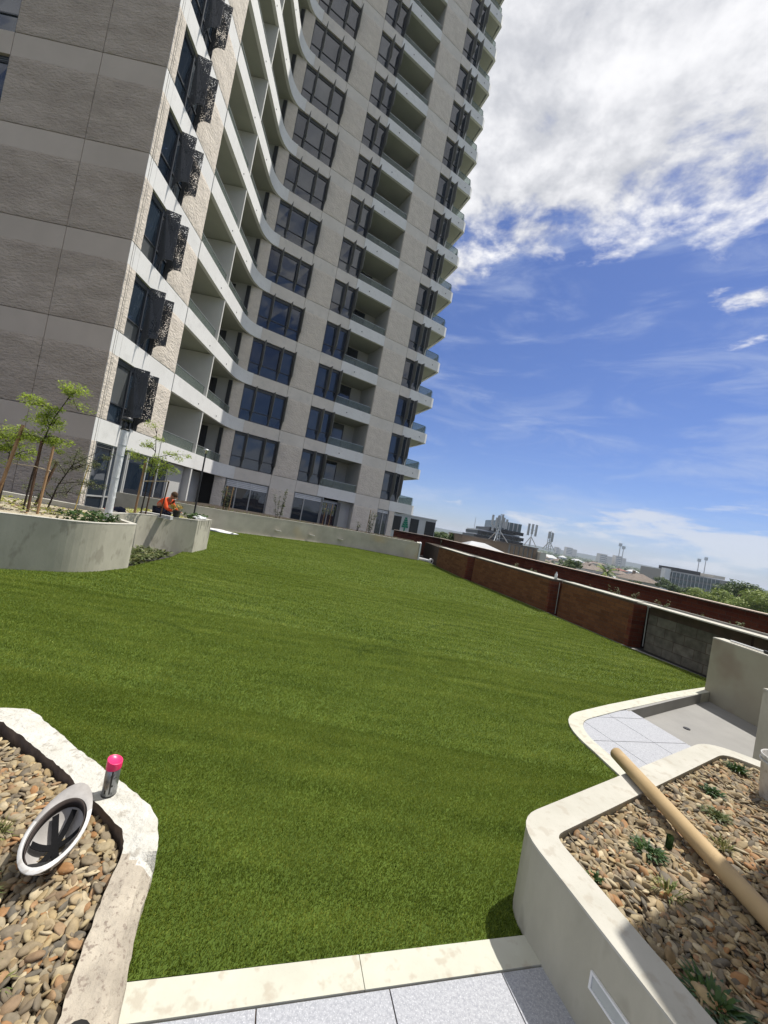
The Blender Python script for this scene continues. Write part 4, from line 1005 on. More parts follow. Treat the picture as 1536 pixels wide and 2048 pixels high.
pk = empty('plank_stack', (-5.15, 8.9, .76), 'white planks stacked on the planter behind the saplings', 'planks')
for i in range(3):
    mb = MB(); mb.box((-.42 + i * .04, -.06, i * .028), (.36, .06, i * .028 + .022)); mb.build('plank', M_whitedirty, pk)
rag = empty('plastic_sheet', (-4.66, 9.98, .80), 'crumpled white plastic sheet hanging over the planter end', 'sheet')
mb = MB(); lump(mb, (0, 0, .03), .17, (.8, 1.6, .35), 9); mb.build('sheet_folds', M_wrap, rag)
mb = MB(); lump(mb, (-4.75, 12.0, .03), .6, (1.6, .5, .10), 4); mb.v = [(x - 1.9, y + 3.4, z) for x, y, z in mb.v]
tag(mb.build('stone_pile', M_white), 'flat heap of white stone dust at the foot of the far planter', 'rubble')
pr = empty('pvc_pipe', (2.3, 19.9, .0), 'white plastic pipe lying by the far planter corner', 'pipe')
mb = MB(); mb.cyl((2.12, 20.0, .06), (2.72, 19.3, .07), .06, n=14); part('pipe', mb, M_white, pr)
mb = MB(); rr = Vector((.60, -.70, .01)).normalized(); c_ = Vector((2.72, 19.3, .08)); mb.cyl(c_, c_ + rr * .09, .13, n=18); part('collar', mb, M_white, pr)
mb = MB(); mb.cyl(c_ + rr * .091, c_ + rr * .097, .06, n=14); part('bore', mb, M_dark, pr)

# ------------------------------------------------------------------ worker
def skin(name, J, E_, mat, parent, sub=2):
    me = bpy.data.meshes.new(name); me.from_pydata([j[0] for j in J], E_, []); me.materials.append(mat)
    o = bpy.data.objects.new(name, me); C.objects.link(o); o.parent = parent
    sk = o.modifiers.new('skin', 'SKIN'); sk.use_smooth_shade = True
    me_s = me.skin_vertices[0] if me.skin_vertices else None
    if me_s is None:
        bpy.context.view_layer.objects.active = o
    for i, j in enumerate(J):
        r = j[1]; me.skin_vertices[0].data[i].radius = r if isinstance(r, tuple) else (r, r)
    me.skin_vertices[0].data[0].use_root = True
    ss = o.modifiers.new('sub', 'SUBSURF'); ss.levels = sub; ss.render_levels = sub
    return o
wk = empty('person', (-5.30, 9.38, .73), 'worker in an orange hi-vis top kneeling and bending over a potted plant', 'person')
J = [((-.20, .0, .22), (.12, .13)), ((-.12, 0, .36), (.125, .11)), ((0, 0, .50), (.15, .11)), ((.07, 0, .55), (.06, .06)), ((.12, 0, .585), (.05, .05)),
     ((.02, -.17, .49), .052), ((.14, -.22, .28), .042), ((.33, -.16, .22), .03), ((.39, -.14, .21), (.035, .018)),
     ((.02, .17, .49), .052), ((.16, .20, .28), .042), ((.34, .08, .24), .03), ((.39, .04, .23), (.035, .018)),
     ((-.16, -.10, .18), .085), ((.10, -.14, .10), .06), ((-.20, -.13, .06), .045), ((-.30, -.13, .04), .035),
     ((-.16, .10, .18), .085), ((.10, .14, .10), .06), ((-.20, .13, .06), .045), ((-.30, .13, .04), .035)]
E_ = [(0, 1), (1, 2), (2, 3), (3, 4), (2, 5), (5, 6), (6, 7), (7, 8), (2, 9), (9, 10), (10, 11), (11, 12), (0, 13), (13, 14), (14, 15), (15, 16), (0, 17), (17, 18), (18, 19), (19, 20)]
def fingers(J, E_, root, base, dirv, up):
    for k_ in range(5):
        off = (k_ - 2) * .016
        L = (.045, .06, .065, .06, .05)[k_]
        b = Vector(base) + Vector((0, off, 0)); m_ = b + Vector(dirv) * L * .55; t_ = m_ + Vector((Vector(dirv).x * .3, 0, -.6)) * L * .5
        i = len(J); J += [(tuple(b), .009), (tuple(m_), .008), (tuple(t_), .007)]; E_ += [(root, i), (i, i + 1), (i + 1, i + 2)]
fingers(J, E_, 8, (.415, -.14, .205), (1, .2, -.1), 1); fingers(J, E_, 12, (.415, .04, .225), (1, -.2, -.1), 1)
skin('body', J, E_, M_skin, wk)
JS = [((-.20, .0, .26), (.135, .14)), ((-.12, 0, .37), (.145, .125)), ((0, 0, .50), (.17, .125)), ((.055, 0, .54), (.08, .08)),
      ((.02, -.17, .49), .068), ((.14, -.22, .28), .055), ((.30, -.17, .225), .042), ((.02, .17, .49), .068), ((.16, .20, .28), .055), ((.31, .10, .245), .042)]
skin('shirt', JS, [(0, 1), (1, 2), (2, 3), (2, 4), (4, 5), (5, 6), (2, 7), (7, 8), (8, 9)], M_orange, wk)
JT_ = [((-.20, .0, .24), (.14, .14)), ((-.16, -.10, .18), .098), ((.10, -.14, .10), .072), ((-.20, -.13, .06), .055), ((-.28, -.13, .045), .045), ((-.16, .10, .18), .098), ((.10, .14, .10), .072), ((-.20, .13, .06), .055), ((-.28, .13, .045), .045)]
skin('trousers', JT_, [(0, 1), (1, 2), (2, 3), (3, 4), (0, 5), (5, 6), (6, 7), (7, 8)], M_navy, wk)
hd = MB(); bm = bmesh.new(); bmesh.ops.create_icosphere(bm, subdivisions=3, radius=1)
vs = []
for v in bm.verts:
    x, y, z = v.co; zz_ = z * .118; xx = x * .092 * (1 - .15 * max(0, -z)); yy = y * .076 * (1 - .25 * max(0, -z))
    if x > .85 and abs(y) < .25 and -.35 < z < .1: xx += .018
    if x > .7 and .05 < z < .3 and .2 < abs(y) < .5: xx -= .008
    vs.append((xx, yy, zz_))
hd.add(vs, [tuple(v.index for v in f.verts) for f in bm.faces], 0, True); bm.free()
for sgn in (-1, 1): lump(hd, (-.005, sgn * .078, -.01), .018, (.7, .35, 1.3), 2)
head = hd.build('head', M_skin, wk); head.location = (.165, -.02, .66); head.rotation_euler = (0, R(38), R(-18))
mb = MB()
for sgn in (-1, 1): lump(mb, (.082, sgn * .03, .018), .008, (.6, 1, .7), 3)
mb.box((.084, -.02, -.052), (.088, .02, -.046)); mb.build('eyes_and_mouth', M_black, head)
mb = MB(); mb.lathe([(.10, .015), (.098, .06), (.07, .11), (.0, .135)], n=20); mb.v = [(x, y * .84, z) for x, y, z in mb.v]
mb.prism([(.08, -.06), (.15, -.045), (.165, 0), (.15, .045), (.08, .06)], .022, .030); mb.build('cap', M_woodd, head)
wk.scale = (.84, .84, .84); wk.location = (-5.22, 9.36, .74)
pot = empty('potted_plant', (-4.88, 9.24, .775), 'black nursery pot with a variegated orange-yellow plant in the worker\'s hands', 'potted plant')
mb = MB(); mb.lathe([(0, 0), (.065, 0), (.085, .17), (.092, .172), (.092, .19), (.08, .185), (0, .16)], n=20); mb.build('pot', M_black, pot)
mb = MB(); leafclump(mb, (-.02, 0, .27), .17, 190, .04, .55, 0, .3); mb.build('foliage', randmat('croton_leaf', [(.45, .22, .05), (.18, .2, .04), (.55, .40, .10), (.10, .14, .03)], .5, 0, 9, transl=.2), pot)

# ------------------------------------------------------------------ apartment tower
tower = empty('apartment_tower', (0, 0, 0), 'tall pale concrete apartment tower with curved balcony bands filling the left', 'apartment tower')
Z1, FH, NF = 3.333, 3.10, 17
class Fac:
    def __init__(s, p, q):
        s.p, s.q = Vector(p), Vector(q); s.d = (s.q - s.p).normalized(); s.n = Vector((s.d.y, -s.d.x)); s.L = (s.q - s.p).length
    def pt(s, a, o=0.0): v = s.p + s.d * a + s.n * o; return (v.x, v.y)
    def box(s, mb, a0, a1, o0, o1, z0, z1, mi=0): return mb.prism([s.pt(a0, o1), s.pt(a1, o1), s.pt(a1, o0), s.pt(a0, o0)], z0, z1, mi)
FA = Fac((-22.0, 12.51), (-10.21, 13.04)); FB = Fac((-10.21, 13.04), (-10.72, 23.9)); FC = Fac((-10.96, 24.353), (2.37, 32.52))
sA = lambda X: (X + 22.0) / FA.d.x; sB = lambda Y: (Y - 13.04) / FB.d.y; sC = lambda X: (X + 10.96) / FC.d.x
T, JG, BH = .15, .010, .80
module = []            # parts of one storey, copied upwards
def tpart(name, mb, mats, parent=None):
    o = mb.build(name, mats, parent or tower)
    if parent is None: module.append(o); src_children[o.name] = []
    else: src_children[parent.name].append(o)
    return o
def panel(F, a0, a1, z0, z1, smooth_h=BH, ms=(None, None), off=0.0):
    """precast panel: smooth head, rough field set a little proud with an uneven edge"""
    a0 += JG; a1 -= JG; zb = z1 - smooth_h; mb = MB()
    F.box(mb, a0, a1, off - T, off, z0 + JG, z1 - JG, 0)
    # rough field as a grid with real relief
    nx, nz_ = max(2, int((a1 - a0) / .11)), max(3, int((zb - z0) / .11)); vs = []; fs = []
    for j in range(nz_ + 1):
        for i in range(nx + 1):
            a = a0 + (a1 - a0) * i / nx; z = z0 + JG + (zb - z0 - JG) * j / nz_
            e = mnoise.noise(Vector((a * 2.2, z * 3.4, a0))) * .020 + mnoise.noise(Vector((a * 5, z * 8, 4))) * .010 + .022
            if j == nz_: e = -.001; z += mnoise.noise(Vector((a * 3, 7, 0))) * .03
            if i in (0, nx) or j == 0: e *= .35
            x, y = F.pt(a, off + e); vs.append((x, y, z))
    for j in range(nz_):
        for i in range(nx): b = j * (nx + 1) + i; fs.append((b, b + 1, b + nx + 2, b + nx + 1))
    mb.add(vs, fs, 1, True)
    return mb
def window(F, a0, a1, z0, z1, mull, trans=.70, off=-.10, head=.16, parentname='window', fmat=None):
    fr = MB(); w = .05; d0, d1 = off - .06, off
    F.box(fr, a0, a1, d0, d1, z0, z0 + w); F.box(fr, a0, a1, d0, d1, z1 - w, z1); F.box(fr, a0, a0 + w, d0, d1, z0 + w, z1 - w); F.box(fr, a1 - w, a1, d0, d1, z0 + w, z1 - w)
    edges = [a0 + w] + list(mull) + [a1 - w]
    for m_ in mull: F.box(fr, m_ - .035, m_ + .035, d0, d1 + .02, z0 + w, z1 - w)
    if head: F.box(fr, a0 + w, a1 - w, d0 + .01, d1 - .005, z1 - w - head, z1 - w)
    if trans: F.box(fr, a0 + w, a1 - w, d0 + .005, d1 - .002, z0 + trans - .025, z0 + trans + .025)
    # reveals
    F.box(fr, a0 - .012, a0, d0, -.006, z0, z1); F.box(fr, a1, a1 + .012, d0, -.006, z0, z1)
    fo = tpart(parentname, fr, fmat or M_frame)
    for i in range(len(edges) - 1):
        b0, b1 = edges[i] + (.035 if i else 0), edges[i + 1] - (.035 if i < len(edges) - 2 else 0)
        zs = ([(z0 + w, z0 + trans - .025), (z0 + trans + .025, z1 - w - head)] if trans else [(z0 + w, z1 - w - head)])
        for q0, q1 in zs:
            p = MB(); tilt = random.uniform(-.010, .010)
            v = [(*F.pt(b0, d0 + .02 + tilt), q0), (*F.pt(b1, d0 + .02 - tilt), q0), (*F.pt(b1, d0 + .02), q1), (*F.pt(b0, d0 + .02), q1)]
            bk_ = [(*F.pt(b0, d0 + .008), q0), (*F.pt(b1, d0 + .008), q0), (*F.pt(b1, d0 + .008), q1), (*F.pt(b0, d0 + .008), q1)]
            p.add(v + bk_, [(0, 1, 2, 3), (7, 6, 5, 4)]); tpart('pane', p, M_glass, fo)
    mb = MB()
    for i in range(2): F.box(mb, a0 + w, a1 - w, off - .002, off + .012 , z1 - w - .05 - i * .07, z1 - w - .035 - i * .07)
    tpart('head_louvre', mb, M_fin, fo)
    return fo
def fin(F, a, z0, z1, dep, mat, th=.03, fold=.0, name='sunshade_fin', base=.0, hgt=.55):
    prof = [(base, z0 + .02), (dep * .22, z0 + .03)]
    for i in range(7):
        t_ = i / 6; prof.append((dep * (.22 + .78 * (1 - math.cos(t_ * math.pi / 2))), z0 + .03 + hgt * math.sin(t_ * math.pi / 2)))
    prof = [(base, z0 + .02), (dep * .12, z0 + .03)] + [(dep * (.12 + .88 * (1 - math.cos(t_ * math.pi / 2))), z0 + .03 + hgt * math.sin(t_ * math.pi / 2)) for t_ in [i / 6 for i in range(1, 7)]]
    prof += [(dep, z1), (base, z1 + .03)]
    mb = MB(); n = len(prof)
    sh = lambda o: fold * max(0, o - dep * .5) * 2
    A = [(*F.pt(a + sh(o) - th / 2, o), z) for o, z in prof]; B = [(*F.pt(a + sh(o) + th / 2, o), z) for o, z in prof]
    mb.add(A + B, [(i, (i + 1) % n, n + (i + 1) % n, n + i) for i in range(n)]); mb.add(A, [tuple(range(n))]); mb.add(B, [tuple(range(n))[::-1]])
    return tpart(name, mb, mat)
z0, z1 = Z1, Z1 + FH; zb = z1 - BH
# shaded west wall
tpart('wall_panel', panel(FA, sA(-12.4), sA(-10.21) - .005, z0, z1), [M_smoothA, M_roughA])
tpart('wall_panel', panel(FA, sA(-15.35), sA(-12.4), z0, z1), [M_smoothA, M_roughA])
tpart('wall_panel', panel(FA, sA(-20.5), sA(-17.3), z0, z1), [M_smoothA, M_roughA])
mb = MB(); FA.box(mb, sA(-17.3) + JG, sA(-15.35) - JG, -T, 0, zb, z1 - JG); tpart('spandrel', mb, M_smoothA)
window(FA, sA(-17.3) + .02, sA(-15.35) - .02, z0, zb, [sA(-16.3)], .7)
# lit side
tpart('wall_panel', panel(FB, .155, sB(13.29), z0, z1), [M_band, M_rough])
tpart('corner_return', panel(FB, .0, .148, z0, z1), [M_band, M_rough])
mb = panel(FB, sB(13.29), sB(13.56), z0, z1); FB.box(mb, sB(13.56), sB(15.35), -T, -.001, zb, z1 - JG, 0)
m2 = panel(FB, sB(15.33), sB(17.23), z0, z1); mb.add(m2.v, [], 0)
base_ = len(mb.v) - len(m2.v)
for f, mi, sm in zip(m2.f, m2.m, m2.sm): mb.f.append(tuple(i + base_ for i in f)); mb.m.append(mi); mb.sm.append(sm)
tpart('wall_panel', mb, [M_band, M_rough])
window(FB, sB(13.57), sB(15.33), z0, zb, [sB(14.47)], .70)
for a in (14.50, 15.14):
    fin(FB, sB(a), z0, zb - .03, .52, M_perf, .025, .22, 'perforated_screen', hgt=.42)
# curved balcony band
bpath = [FB.pt(sB(17.24)), FB.pt(sB(20.6)), FB.pt(sB(22.2))] + bez(FB.pt(sB(23.25)), (-10.735, 24.50), FC.pt(sC(-10.10)), 12) + [FC.pt(sC(-10.0))]
mb = MB(); sweep(mb, bpath, -.16, .03, zb, z1); tpart('balcony_band', mb, M_band)
mb = MB()
for Yb in (19.9, 22.3): x, y = FB.pt(sB(Yb), .032); mb.cyl((x - .01, y, zb + .22), (x + .012, y, zb + .22), .035, n=10)
tpart('spitter', mb, M_dark)
# glass on the two side balconies
bl_ = [FB.pt(sB(17.4)), FB.pt(sB(20.58))]
mb = MB(); sweep(mb, bl_, -.15, -.138, z0, z0 + .52); g_ = tpart('balustrade', mb, M_bal)
mb = MB(); sweep(mb, bl_, -.165, -.125, z0 + .52, z0 + .545); tpart('handrail', mb, M_rail, g_)
bl_ = [FB.pt(sB(20.8)), FB.pt(sB(22.2))] + bez(FB.pt(sB(23.0)), (-10.78, 24.0), (-10.72, 24.33), 5)
mb = MB(); sweep(mb, bl_, -.15, -.138, z0, z0 + .52); g_ = tpart('balustrade', mb, M_bal)
mb = MB(); sweep(mb, bl_, -.165, -.125, z0 + .52, z0 + .545); tpart('handrail', mb, M_rail, g_)
# balcony enclosures
mb = MB(); FB.box(mb, sB(20.66) - .05, sB(20.66) + .05, -2.7, .012, z0 - .05, zb + .02); tpart('partition_wall', mb, pm('partition_white', (.62, .61, .57), (.56, .55, .51), .8, .85))
mb = MB(); FB.box(mb, sB(17.05), sB(17.20), -2.7, -T - .002, z0 - .05, zb + .05); FB.box(mb, sB(17.05), sB(24.5), -2.9, -2.7, z0 - .05, zb + .05)
mb.prism([(-13.6, 24.45), (-10.98, 24.42), (-10.9, 24.62), (-13.6, 24.65)], z0 - .05, zb + .05)
tpart('balcony_wall', mb, M_inner)
mb = MB(); mb.prism([(-13.3, 24.39), (-12.0, 24.38), (-12.0, 24.44), (-13.3, 24.44)], z0, zb - .1); mb.prism([(-11.25, 24.37), (-11.02, 24.37), (-11.02, 24.44), (-11.25, 24.44)], z0, zb - .05); tpart('balcony_door', mb, M_frame)
mb = MB(); FB.box(mb, sB(21.2), sB(23.8), -2.69, -2.64, z0 + .0, zb - .1); tpart('balcony_door', mb, M_glass)
# floor slab (soffit of the balcony below)
inset = offset(bpath, -.165)
slabp = [(-21, 12.9), (-10.5, 13.25)] + inset + [FC.pt(sC(-5), -.165), FC.pt(sC(-.52), -.165), FC.pt(FC.L - .17, -.165), (1.22, 35.3), (0, 40), (-21, 40)]
mb = MB(); mb.prism(slabp, z1 - .74, z1 - .35); tpart('floor_slab', mb, M_soff)
# front facade
mb = MB(); FC.box(mb, 0, sC(-10.37), -T, 0, z0 + JG, zb, 0)
pn = panel(FC, 0.0, sC(-10.37) + .008, z0, zb + .02, .02); tpart('wall_panel', pn, [M_smooth, M_rough])
mb = MB(); FC.box(mb, sC(-10.0) + JG, sC(-7.98) - JG, -T, 0, zb, z1 - JG); tpart('spandrel', mb, M_smooth)
window(FC, sC(-10.36), sC(-7.98) - .02, z0, zb, [sC(-9.74), sC(-8.73)], .70)
for X in (-9.72, -8.71, -7.97): fin(FC, sC(X), z0, zb - .02, .40, M_fin)
tpart('wall_panel', panel(FC, sC(-7.98), sC(-6.45), z0, z1), [M_smooth, M_rough])
mb = MB(); FC.box(mb, sC(-6.45) + JG, sC(-5.02), -T, 0, zb, z1 - JG); tpart('spandrel', mb, M_smooth)
window(FC, sC(-6.45) + .02, sC(-5.02), z0, zb, [sC(-5.71)], .70)
for X in (-5.69, -5.0): fin(FC, sC(X), z0, zb - .02, .44, M_fin)
mb = MB(); FC.box(mb, sC(-5.02), sC(-2.38) - JG, -T, .035, zb, z1 - .004); tpart('balcony_band', mb, M_band)
mb = MB(); x, y = FC.pt(sC(-4.1), .036); x2, y2 = FC.pt(sC(-4.1), .05); mb.cyl((x, y, zb + .33), (x2, y2, zb + .33), .04, n=10); tpart('spitter', mb, M_dark)
tpart('wall_panel', panel(FC, sC(-2.38), sC(-.52), z0, z1), [M_smooth, M_rough])
mb = MB(); FC.box(mb, sC(-5.02), sC(-2.42), -.14, -.128, z0, z0 + .55); g_ = tpart('balustrade', mb, M_bal)
mb = MB(); FC.box(mb, sC(-5.02), sC(-2.42), -.15, -.118, z0 + .55, z0 + .57); tpart('handrail', mb, M_rail, g_)
mb = MB(); FC.box(mb, sC(-5.02) + .005, sC(-5.02) + .12, -2.6, -.17, z0 - .35, zb + .05); FC.box(mb, sC(-2.38), sC(-2.38) + .12, -2.6, -T - .002, z0 - .35, zb + .05); FC.box(mb, sC(-5.02) + .125, sC(-2.38) - .002, -2.6, -2.45, z0 - .35, zb + .05)
tpart('balcony_wall', mb, M_inner)
mb = MB(); FC.box(mb, sC(-4.85), sC(-3.2), -2.44, -2.38, z0 - .34, zb - .05); dr = tpart('balcony_door', mb, M_frame)
mb = MB(); FC.box(mb, sC(-4.78), sC(-4.05), -2.379, -2.372, z0 - .3, zb - .12); FC.box(mb, sC(-3.98), sC(-3.27), -2.379, -2.372, z0 - .3, zb - .12); tpart('pane', mb, M_glass, dr)
# right end
mb = MB(); FC.box(mb, sC(-.52) + JG, sC(.30), -T, 0, zb, z1 - JG); tpart('spandrel', mb, M_smooth)
window(FC, sC(-.52) + .02, sC(.86), z0, zb, [sC(.27)], .70)
for X in (.27, .86): fin(FC, sC(X), z0, zb - .02, .40, M_fin)
ebp = [FC.pt(sC(.31)), FC.pt(FC.L - .12), (2.40, 32.66), (1.25, 35.5)]
mb = MB(); sweep(mb, ebp, -.16, .02, zb, z1 - .004); tpart('balcony_band', mb, M_band)
mb = MB(); x, y = FC.pt(sC(1.75), .02); x2, y2 = FC.pt(sC(1.75), .035); mb.cyl((x, y, zb + .36), (x2, y2, zb + .36), .04, n=10); tpart('spitter', mb, M_dark)
gp_ = [FC.pt(sC(.92), -.02), FC.pt(FC.L - .2, -.02), (2.28, 32.7), (1.18, 35.4)]
mb = MB(); sweep(mb, gp_, -.10, -.088, z0, z0 + .62); g_ = tpart('balustrade', mb, M_bal)
mb = MB(); sweep(mb, gp_, -.11, -.08, z0 + .62, z0 + .645); tpart('handrail', mb, M_railg, g_)
mb = MB()
for p in (gp_[1], gp_[2], gp_[3]): mb.cyl((p[0] - .05, p[1] + .08, z0), (p[0] - .05, p[1] + .08, z0 + .62), .014, n=6)
tpart('balustrade_post', mb, M_railg)
mb = MB(); mb.prism([(.90, 31.62), (1.0, 31.75), (-.15, 35.6), (-.45, 35.5), (.70, 31.7)], z0 - .4, zb + .03); tpart('side_wall', mb, M_inner)
mb = MB(); mb.prism([(1.001, 31.95), (1.04, 31.96), (.42, 34.1), (.38, 34.1)], z0 - .3, zb - .1); tpart('balcony_door', mb, M_glass)
mod = list(module)
for k_ in range(1, NF):
    for o in mod: copy_part(o, tower, FH * k_)
# closing core behind everything so the joints read dark
# curved band at level one (ceiling of the ground floor) and its companions
def one(name, mb, mats, parent=None): return mb.build(name, mats, parent or tower)
zb0 = Z1 - BH
mb = MB(); sweep(mb, bpath, -.16, .03, zb0, Z1); one('balcony_band', mb, M_band)
mb = MB(); mb.prism(slabp, Z1 - .74, Z1 - .35); one('floor_slab', mb, M_soff)
for a0, a1 in ((sC(-10.0) + JG, sC(-7.98) - JG), (sC(-6.45) + JG, sC(-5.02)), (sC(-.52) + JG, sC(.30))):
    mb = MB(); FC.box(mb, a0, a1, -T, 0, zb0, Z1 - JG); one('spandrel', mb, M_smooth)
mb = MB(); FC.box(mb, sC(-5.02), sC(-2.38) - JG, -T, .035, zb0, Z1 - .004); one('balcony_band', mb, M_band)
mb = MB(); sweep(mb, ebp, -.16, .02, zb0, Z1 - .004); one('balcony_band', mb, M_band)
mb = MB(); FB.box(mb, sB(13.29), sB(17.23), -T, 0, zb0, Z1 - JG); one('spandrel', mb, M_band)
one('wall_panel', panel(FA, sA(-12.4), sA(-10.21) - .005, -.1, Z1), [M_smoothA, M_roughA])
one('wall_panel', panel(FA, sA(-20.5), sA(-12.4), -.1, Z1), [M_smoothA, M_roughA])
one('wall_panel', panel(FB, .155, sB(13.29), -.1, Z1), [M_band, M_rough]); one('corner_return', panel(FB, .0, .148, -.1, Z1), [M_band, M_rough])
one('wall_panel', panel(FC, 0, sC(-10.37), -.1, zb0 + .02, .02), [M_smooth, M_rough])
one('wall_panel', panel(FC, sC(-7.98), sC(-6.45), -.1, Z1, .9), [M_smooth, M_rough]); one('wall_panel', panel(FC, sC(-2.38), sC(-.52), -.1, Z1, .9), [M_smooth, M_rough])
module.clear()
mb = MB(); FA.box(mb, sA(-20), sA(-13.55), .02, .05, 0, 2.55); one('entrance_door', mb, M_glassin)
# ground floor glazing
def shopfront(F, a0, a1, z0_, z1_, mull, off=-.5, blind=0, name='glazed_door', fm=None):
    fo = window(F, a0, a1, z0_, z1_, mull, .62 if F is FB else 0, off, 0, name, M_alu)
    if blind:
        mb = MB(); n = int(blind / .11)
        for i in range(n): F.box(mb, a0 + .06, a1 - .06, off + .004, off + .03, z1_ - .06 - (i + 1) * .11, z1_ - .06 - i * .11 - .018)
        tpart('blind', mb, M_blind, fo)
    return fo
shopfront(FB, sB(13.35), sB(18.4), 0, zb0, [sB(14.3), sB(15.2), sB(15.3), sB(16.6), sB(17.5)], -.06)
mb = MB(); FB.box(mb, sB(18.4), sB(20.5), -.5, -.35, -.1, zb0); one('ground_wall', mb, M_inner)
mb = MB(); FB.box(mb, sB(20.66) - .07, sB(20.66) + .07, -.9, .01, -.1, zb0 + .02); one('partition_wall', mb, MATS['partition_white'])
mb = MB(); FB.box(mb, sB(20.8), sB(24.6), -1.4, -1.2, -.1, zb0); one('ground_wall', mb, M_inner)
mb = MB(); FB.box(mb, sB(21.0), sB(22.6), -1.19, -1.15, 0, 2.1); one('entrance_door', mb, M_glassin)
mb = MB(); FB.box(mb, sB(21.1), sB(22.3), -1.19, -.9, 2.15, 2.42); one('air_unit', mb, M_inner)
shopfront(FC, sC(-10.33), sC(-8.0), 0, zb0, [sC(-9.72), sC(-8.95)], -.12, .5)
shopfront(FC, sC(-6.42), sC(-4.6), 0, zb0, [sC(-5.75)], -.12, .35)
shopfront(FC, sC(-4.55), sC(-3.3), 0, zb0 - .15, [sC(-3.95)], -.5, .15)
mb = MB(); FC.box(mb, sC(-4.6), sC(-4.5), -.9, -.12, 0, zb0); one('ground_pier', mb, M_rail)
mb = MB(); FC.box(mb, sC(-3.28), sC(-2.38), -.75, -.6, -.1, zb0); FC.box(mb, sC(-2.38), sC(-2.38) + .15, -.6, -T - .003, -.1, zb0); one('ground_wall', mb, M_inner)
shopfront(FC, sC(-.50), sC(.42), 0, zb0, [sC(0)], -.12, .3)
one('wall_panel', panel(FC, sC(.42), sC(.86), -.1, zb0 + .02, .02), [M_smooth, M_rough])
# dark core
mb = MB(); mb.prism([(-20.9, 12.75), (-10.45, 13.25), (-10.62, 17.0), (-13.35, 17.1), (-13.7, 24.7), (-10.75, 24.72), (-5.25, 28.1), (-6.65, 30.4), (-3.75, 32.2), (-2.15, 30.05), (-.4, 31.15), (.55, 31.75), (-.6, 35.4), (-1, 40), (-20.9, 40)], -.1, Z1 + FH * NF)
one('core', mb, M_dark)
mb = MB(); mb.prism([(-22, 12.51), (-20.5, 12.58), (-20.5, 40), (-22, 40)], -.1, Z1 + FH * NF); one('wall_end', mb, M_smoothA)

# ------------------------------------------------------------------ unseen building behind the viewer, slab and walls added to shade the right planter
nb = empty('unseen_shade_building', (6, 0, 0), 'unseen concrete slab and walls of the building behind the viewer, added to shade the planter', 'building')
mb = MB(); e0 = Vector((2.32, 2.25)); dd = Vector((.90, .42)).normalized(); e1 = e0 + dd * 6
mb.prism([tuple(e0), (2.9, -5), (12, -5), tuple(e1)], 3.15, 3.4); part('shade_canopy', mb, M_smooth, nb)  # unseen slab, shaped and lowered to deepen the shade on the pebbles
mb = MB(); mb.prism([(1.3, -1.2), (1.3, -.9), (12, -.9), (12, -1.2)], -.6, 6.5); part('sky_block_wall', mb, M_smoothA, nb)  # unseen wall put in to block sky light from behind
mb = MB(); mb.prism([(6.6, -.88), (12, -5), (12, 3.2), (6.6, 2.4)], -.6, 3.14); part('wall', mb, M_smooth, nb)

# ------------------------------------------------------------------ town beyond the parapet
def bx(root, name, x0, x1, y0, y1, z0_, z1_, mat):
    mb = MB(); mb.box((x0, y0, z0_), (x1, y1, z1_)); return part(name, mb, mat, root)
def hatch(x, y, Y): X, z = at(x, y, Y); return X, z
# mural building (left end behind the parapet)
X0, zt = at(797, 1028, 60); X1, z2 = at(872, 1046, 60)
r = empty('mural_building', (X0, 60, -14), 'white building with black openings and a green tree mural beyond the parapet', 'building')
bx(r, 'wall', X0 - 4, X1, 60.05, 70, -14, zt, M_wht)
wd_ = X1 - X0
for i, (a, b) in enumerate(((-.1, .10), (.34, .56), (.74, .99))): bx(r, 'opening', X0 + a * wd_, X0 + b * wd_, 60, 60.04, zt - 2.6, zt - .3, M_black)
mb = MB(); cx = X0 + .22 * wd_; mb.cyl((cx, 60.0, zt - 2.5), (cx, 60.0, zt - 1.2), .12, .1, 6)
for i in range(5): w2 = .5 - .08 * i; mb.prism([(cx - w2, 59.97), (cx + w2, 59.97), (cx + w2, 60.03), (cx - w2, 60.03)], zt - 1.9 + i * .33, zt - 1.9 + i * .33 + .28)
part('tree_mural', mb, M_grn, r)
bx(r, 'roof_edge', X0 - 4, X1 + .1, 59.95, 70.1, zt, zt + .18, M_wht)
# tan brick building with pale roof
X0, z0_ = at(925, 1071, 55); X1, z1_ = at(1075, 1099, 55)
r = empty('tan_building', (X0, 55, -14), 'long tan brick rooftop block with a grey louvred end beyond the parapet', 'building')
zt = (z0_ + z1_) / 2; mid = X0 + (X1 - X0) * .62
bx(r, 'wall', X0, mid, 55, 66, -14, zt, M_tan); bx(r, 'louvre_wall', mid + .02, X1, 55.02, 66, -14, zt, M_pad)
bx(r, 'roof_edge', X0 - .1, X1 + .1, 54.9, 66.1, zt, zt + .18, M_tile)
for i in range(6): bx(r, 'pilaster', mid + .3 + i * (X1 - mid) / 6.3, mid + .75 + i * (X1 - mid) / 6.3, 54.9, 55.01, -14, zt - .1, M_tan)
X2, _ = at(1093, 1108, 54); bx(r, 'annex', X1 + .1, X2, 54, 62, -14, zt - .3, M_cream)
X0b, za = at(935, 1088, 48); X1b, zb_ = at(1012, 1106, 48)
r = empty('white_roof_shed', (X0b, 48, -14), 'low white metal roof in front of the tan brick block', 'building')
bx(r, 'wall', X0b, X1b, 48, 54, -14, .35, M_cream)
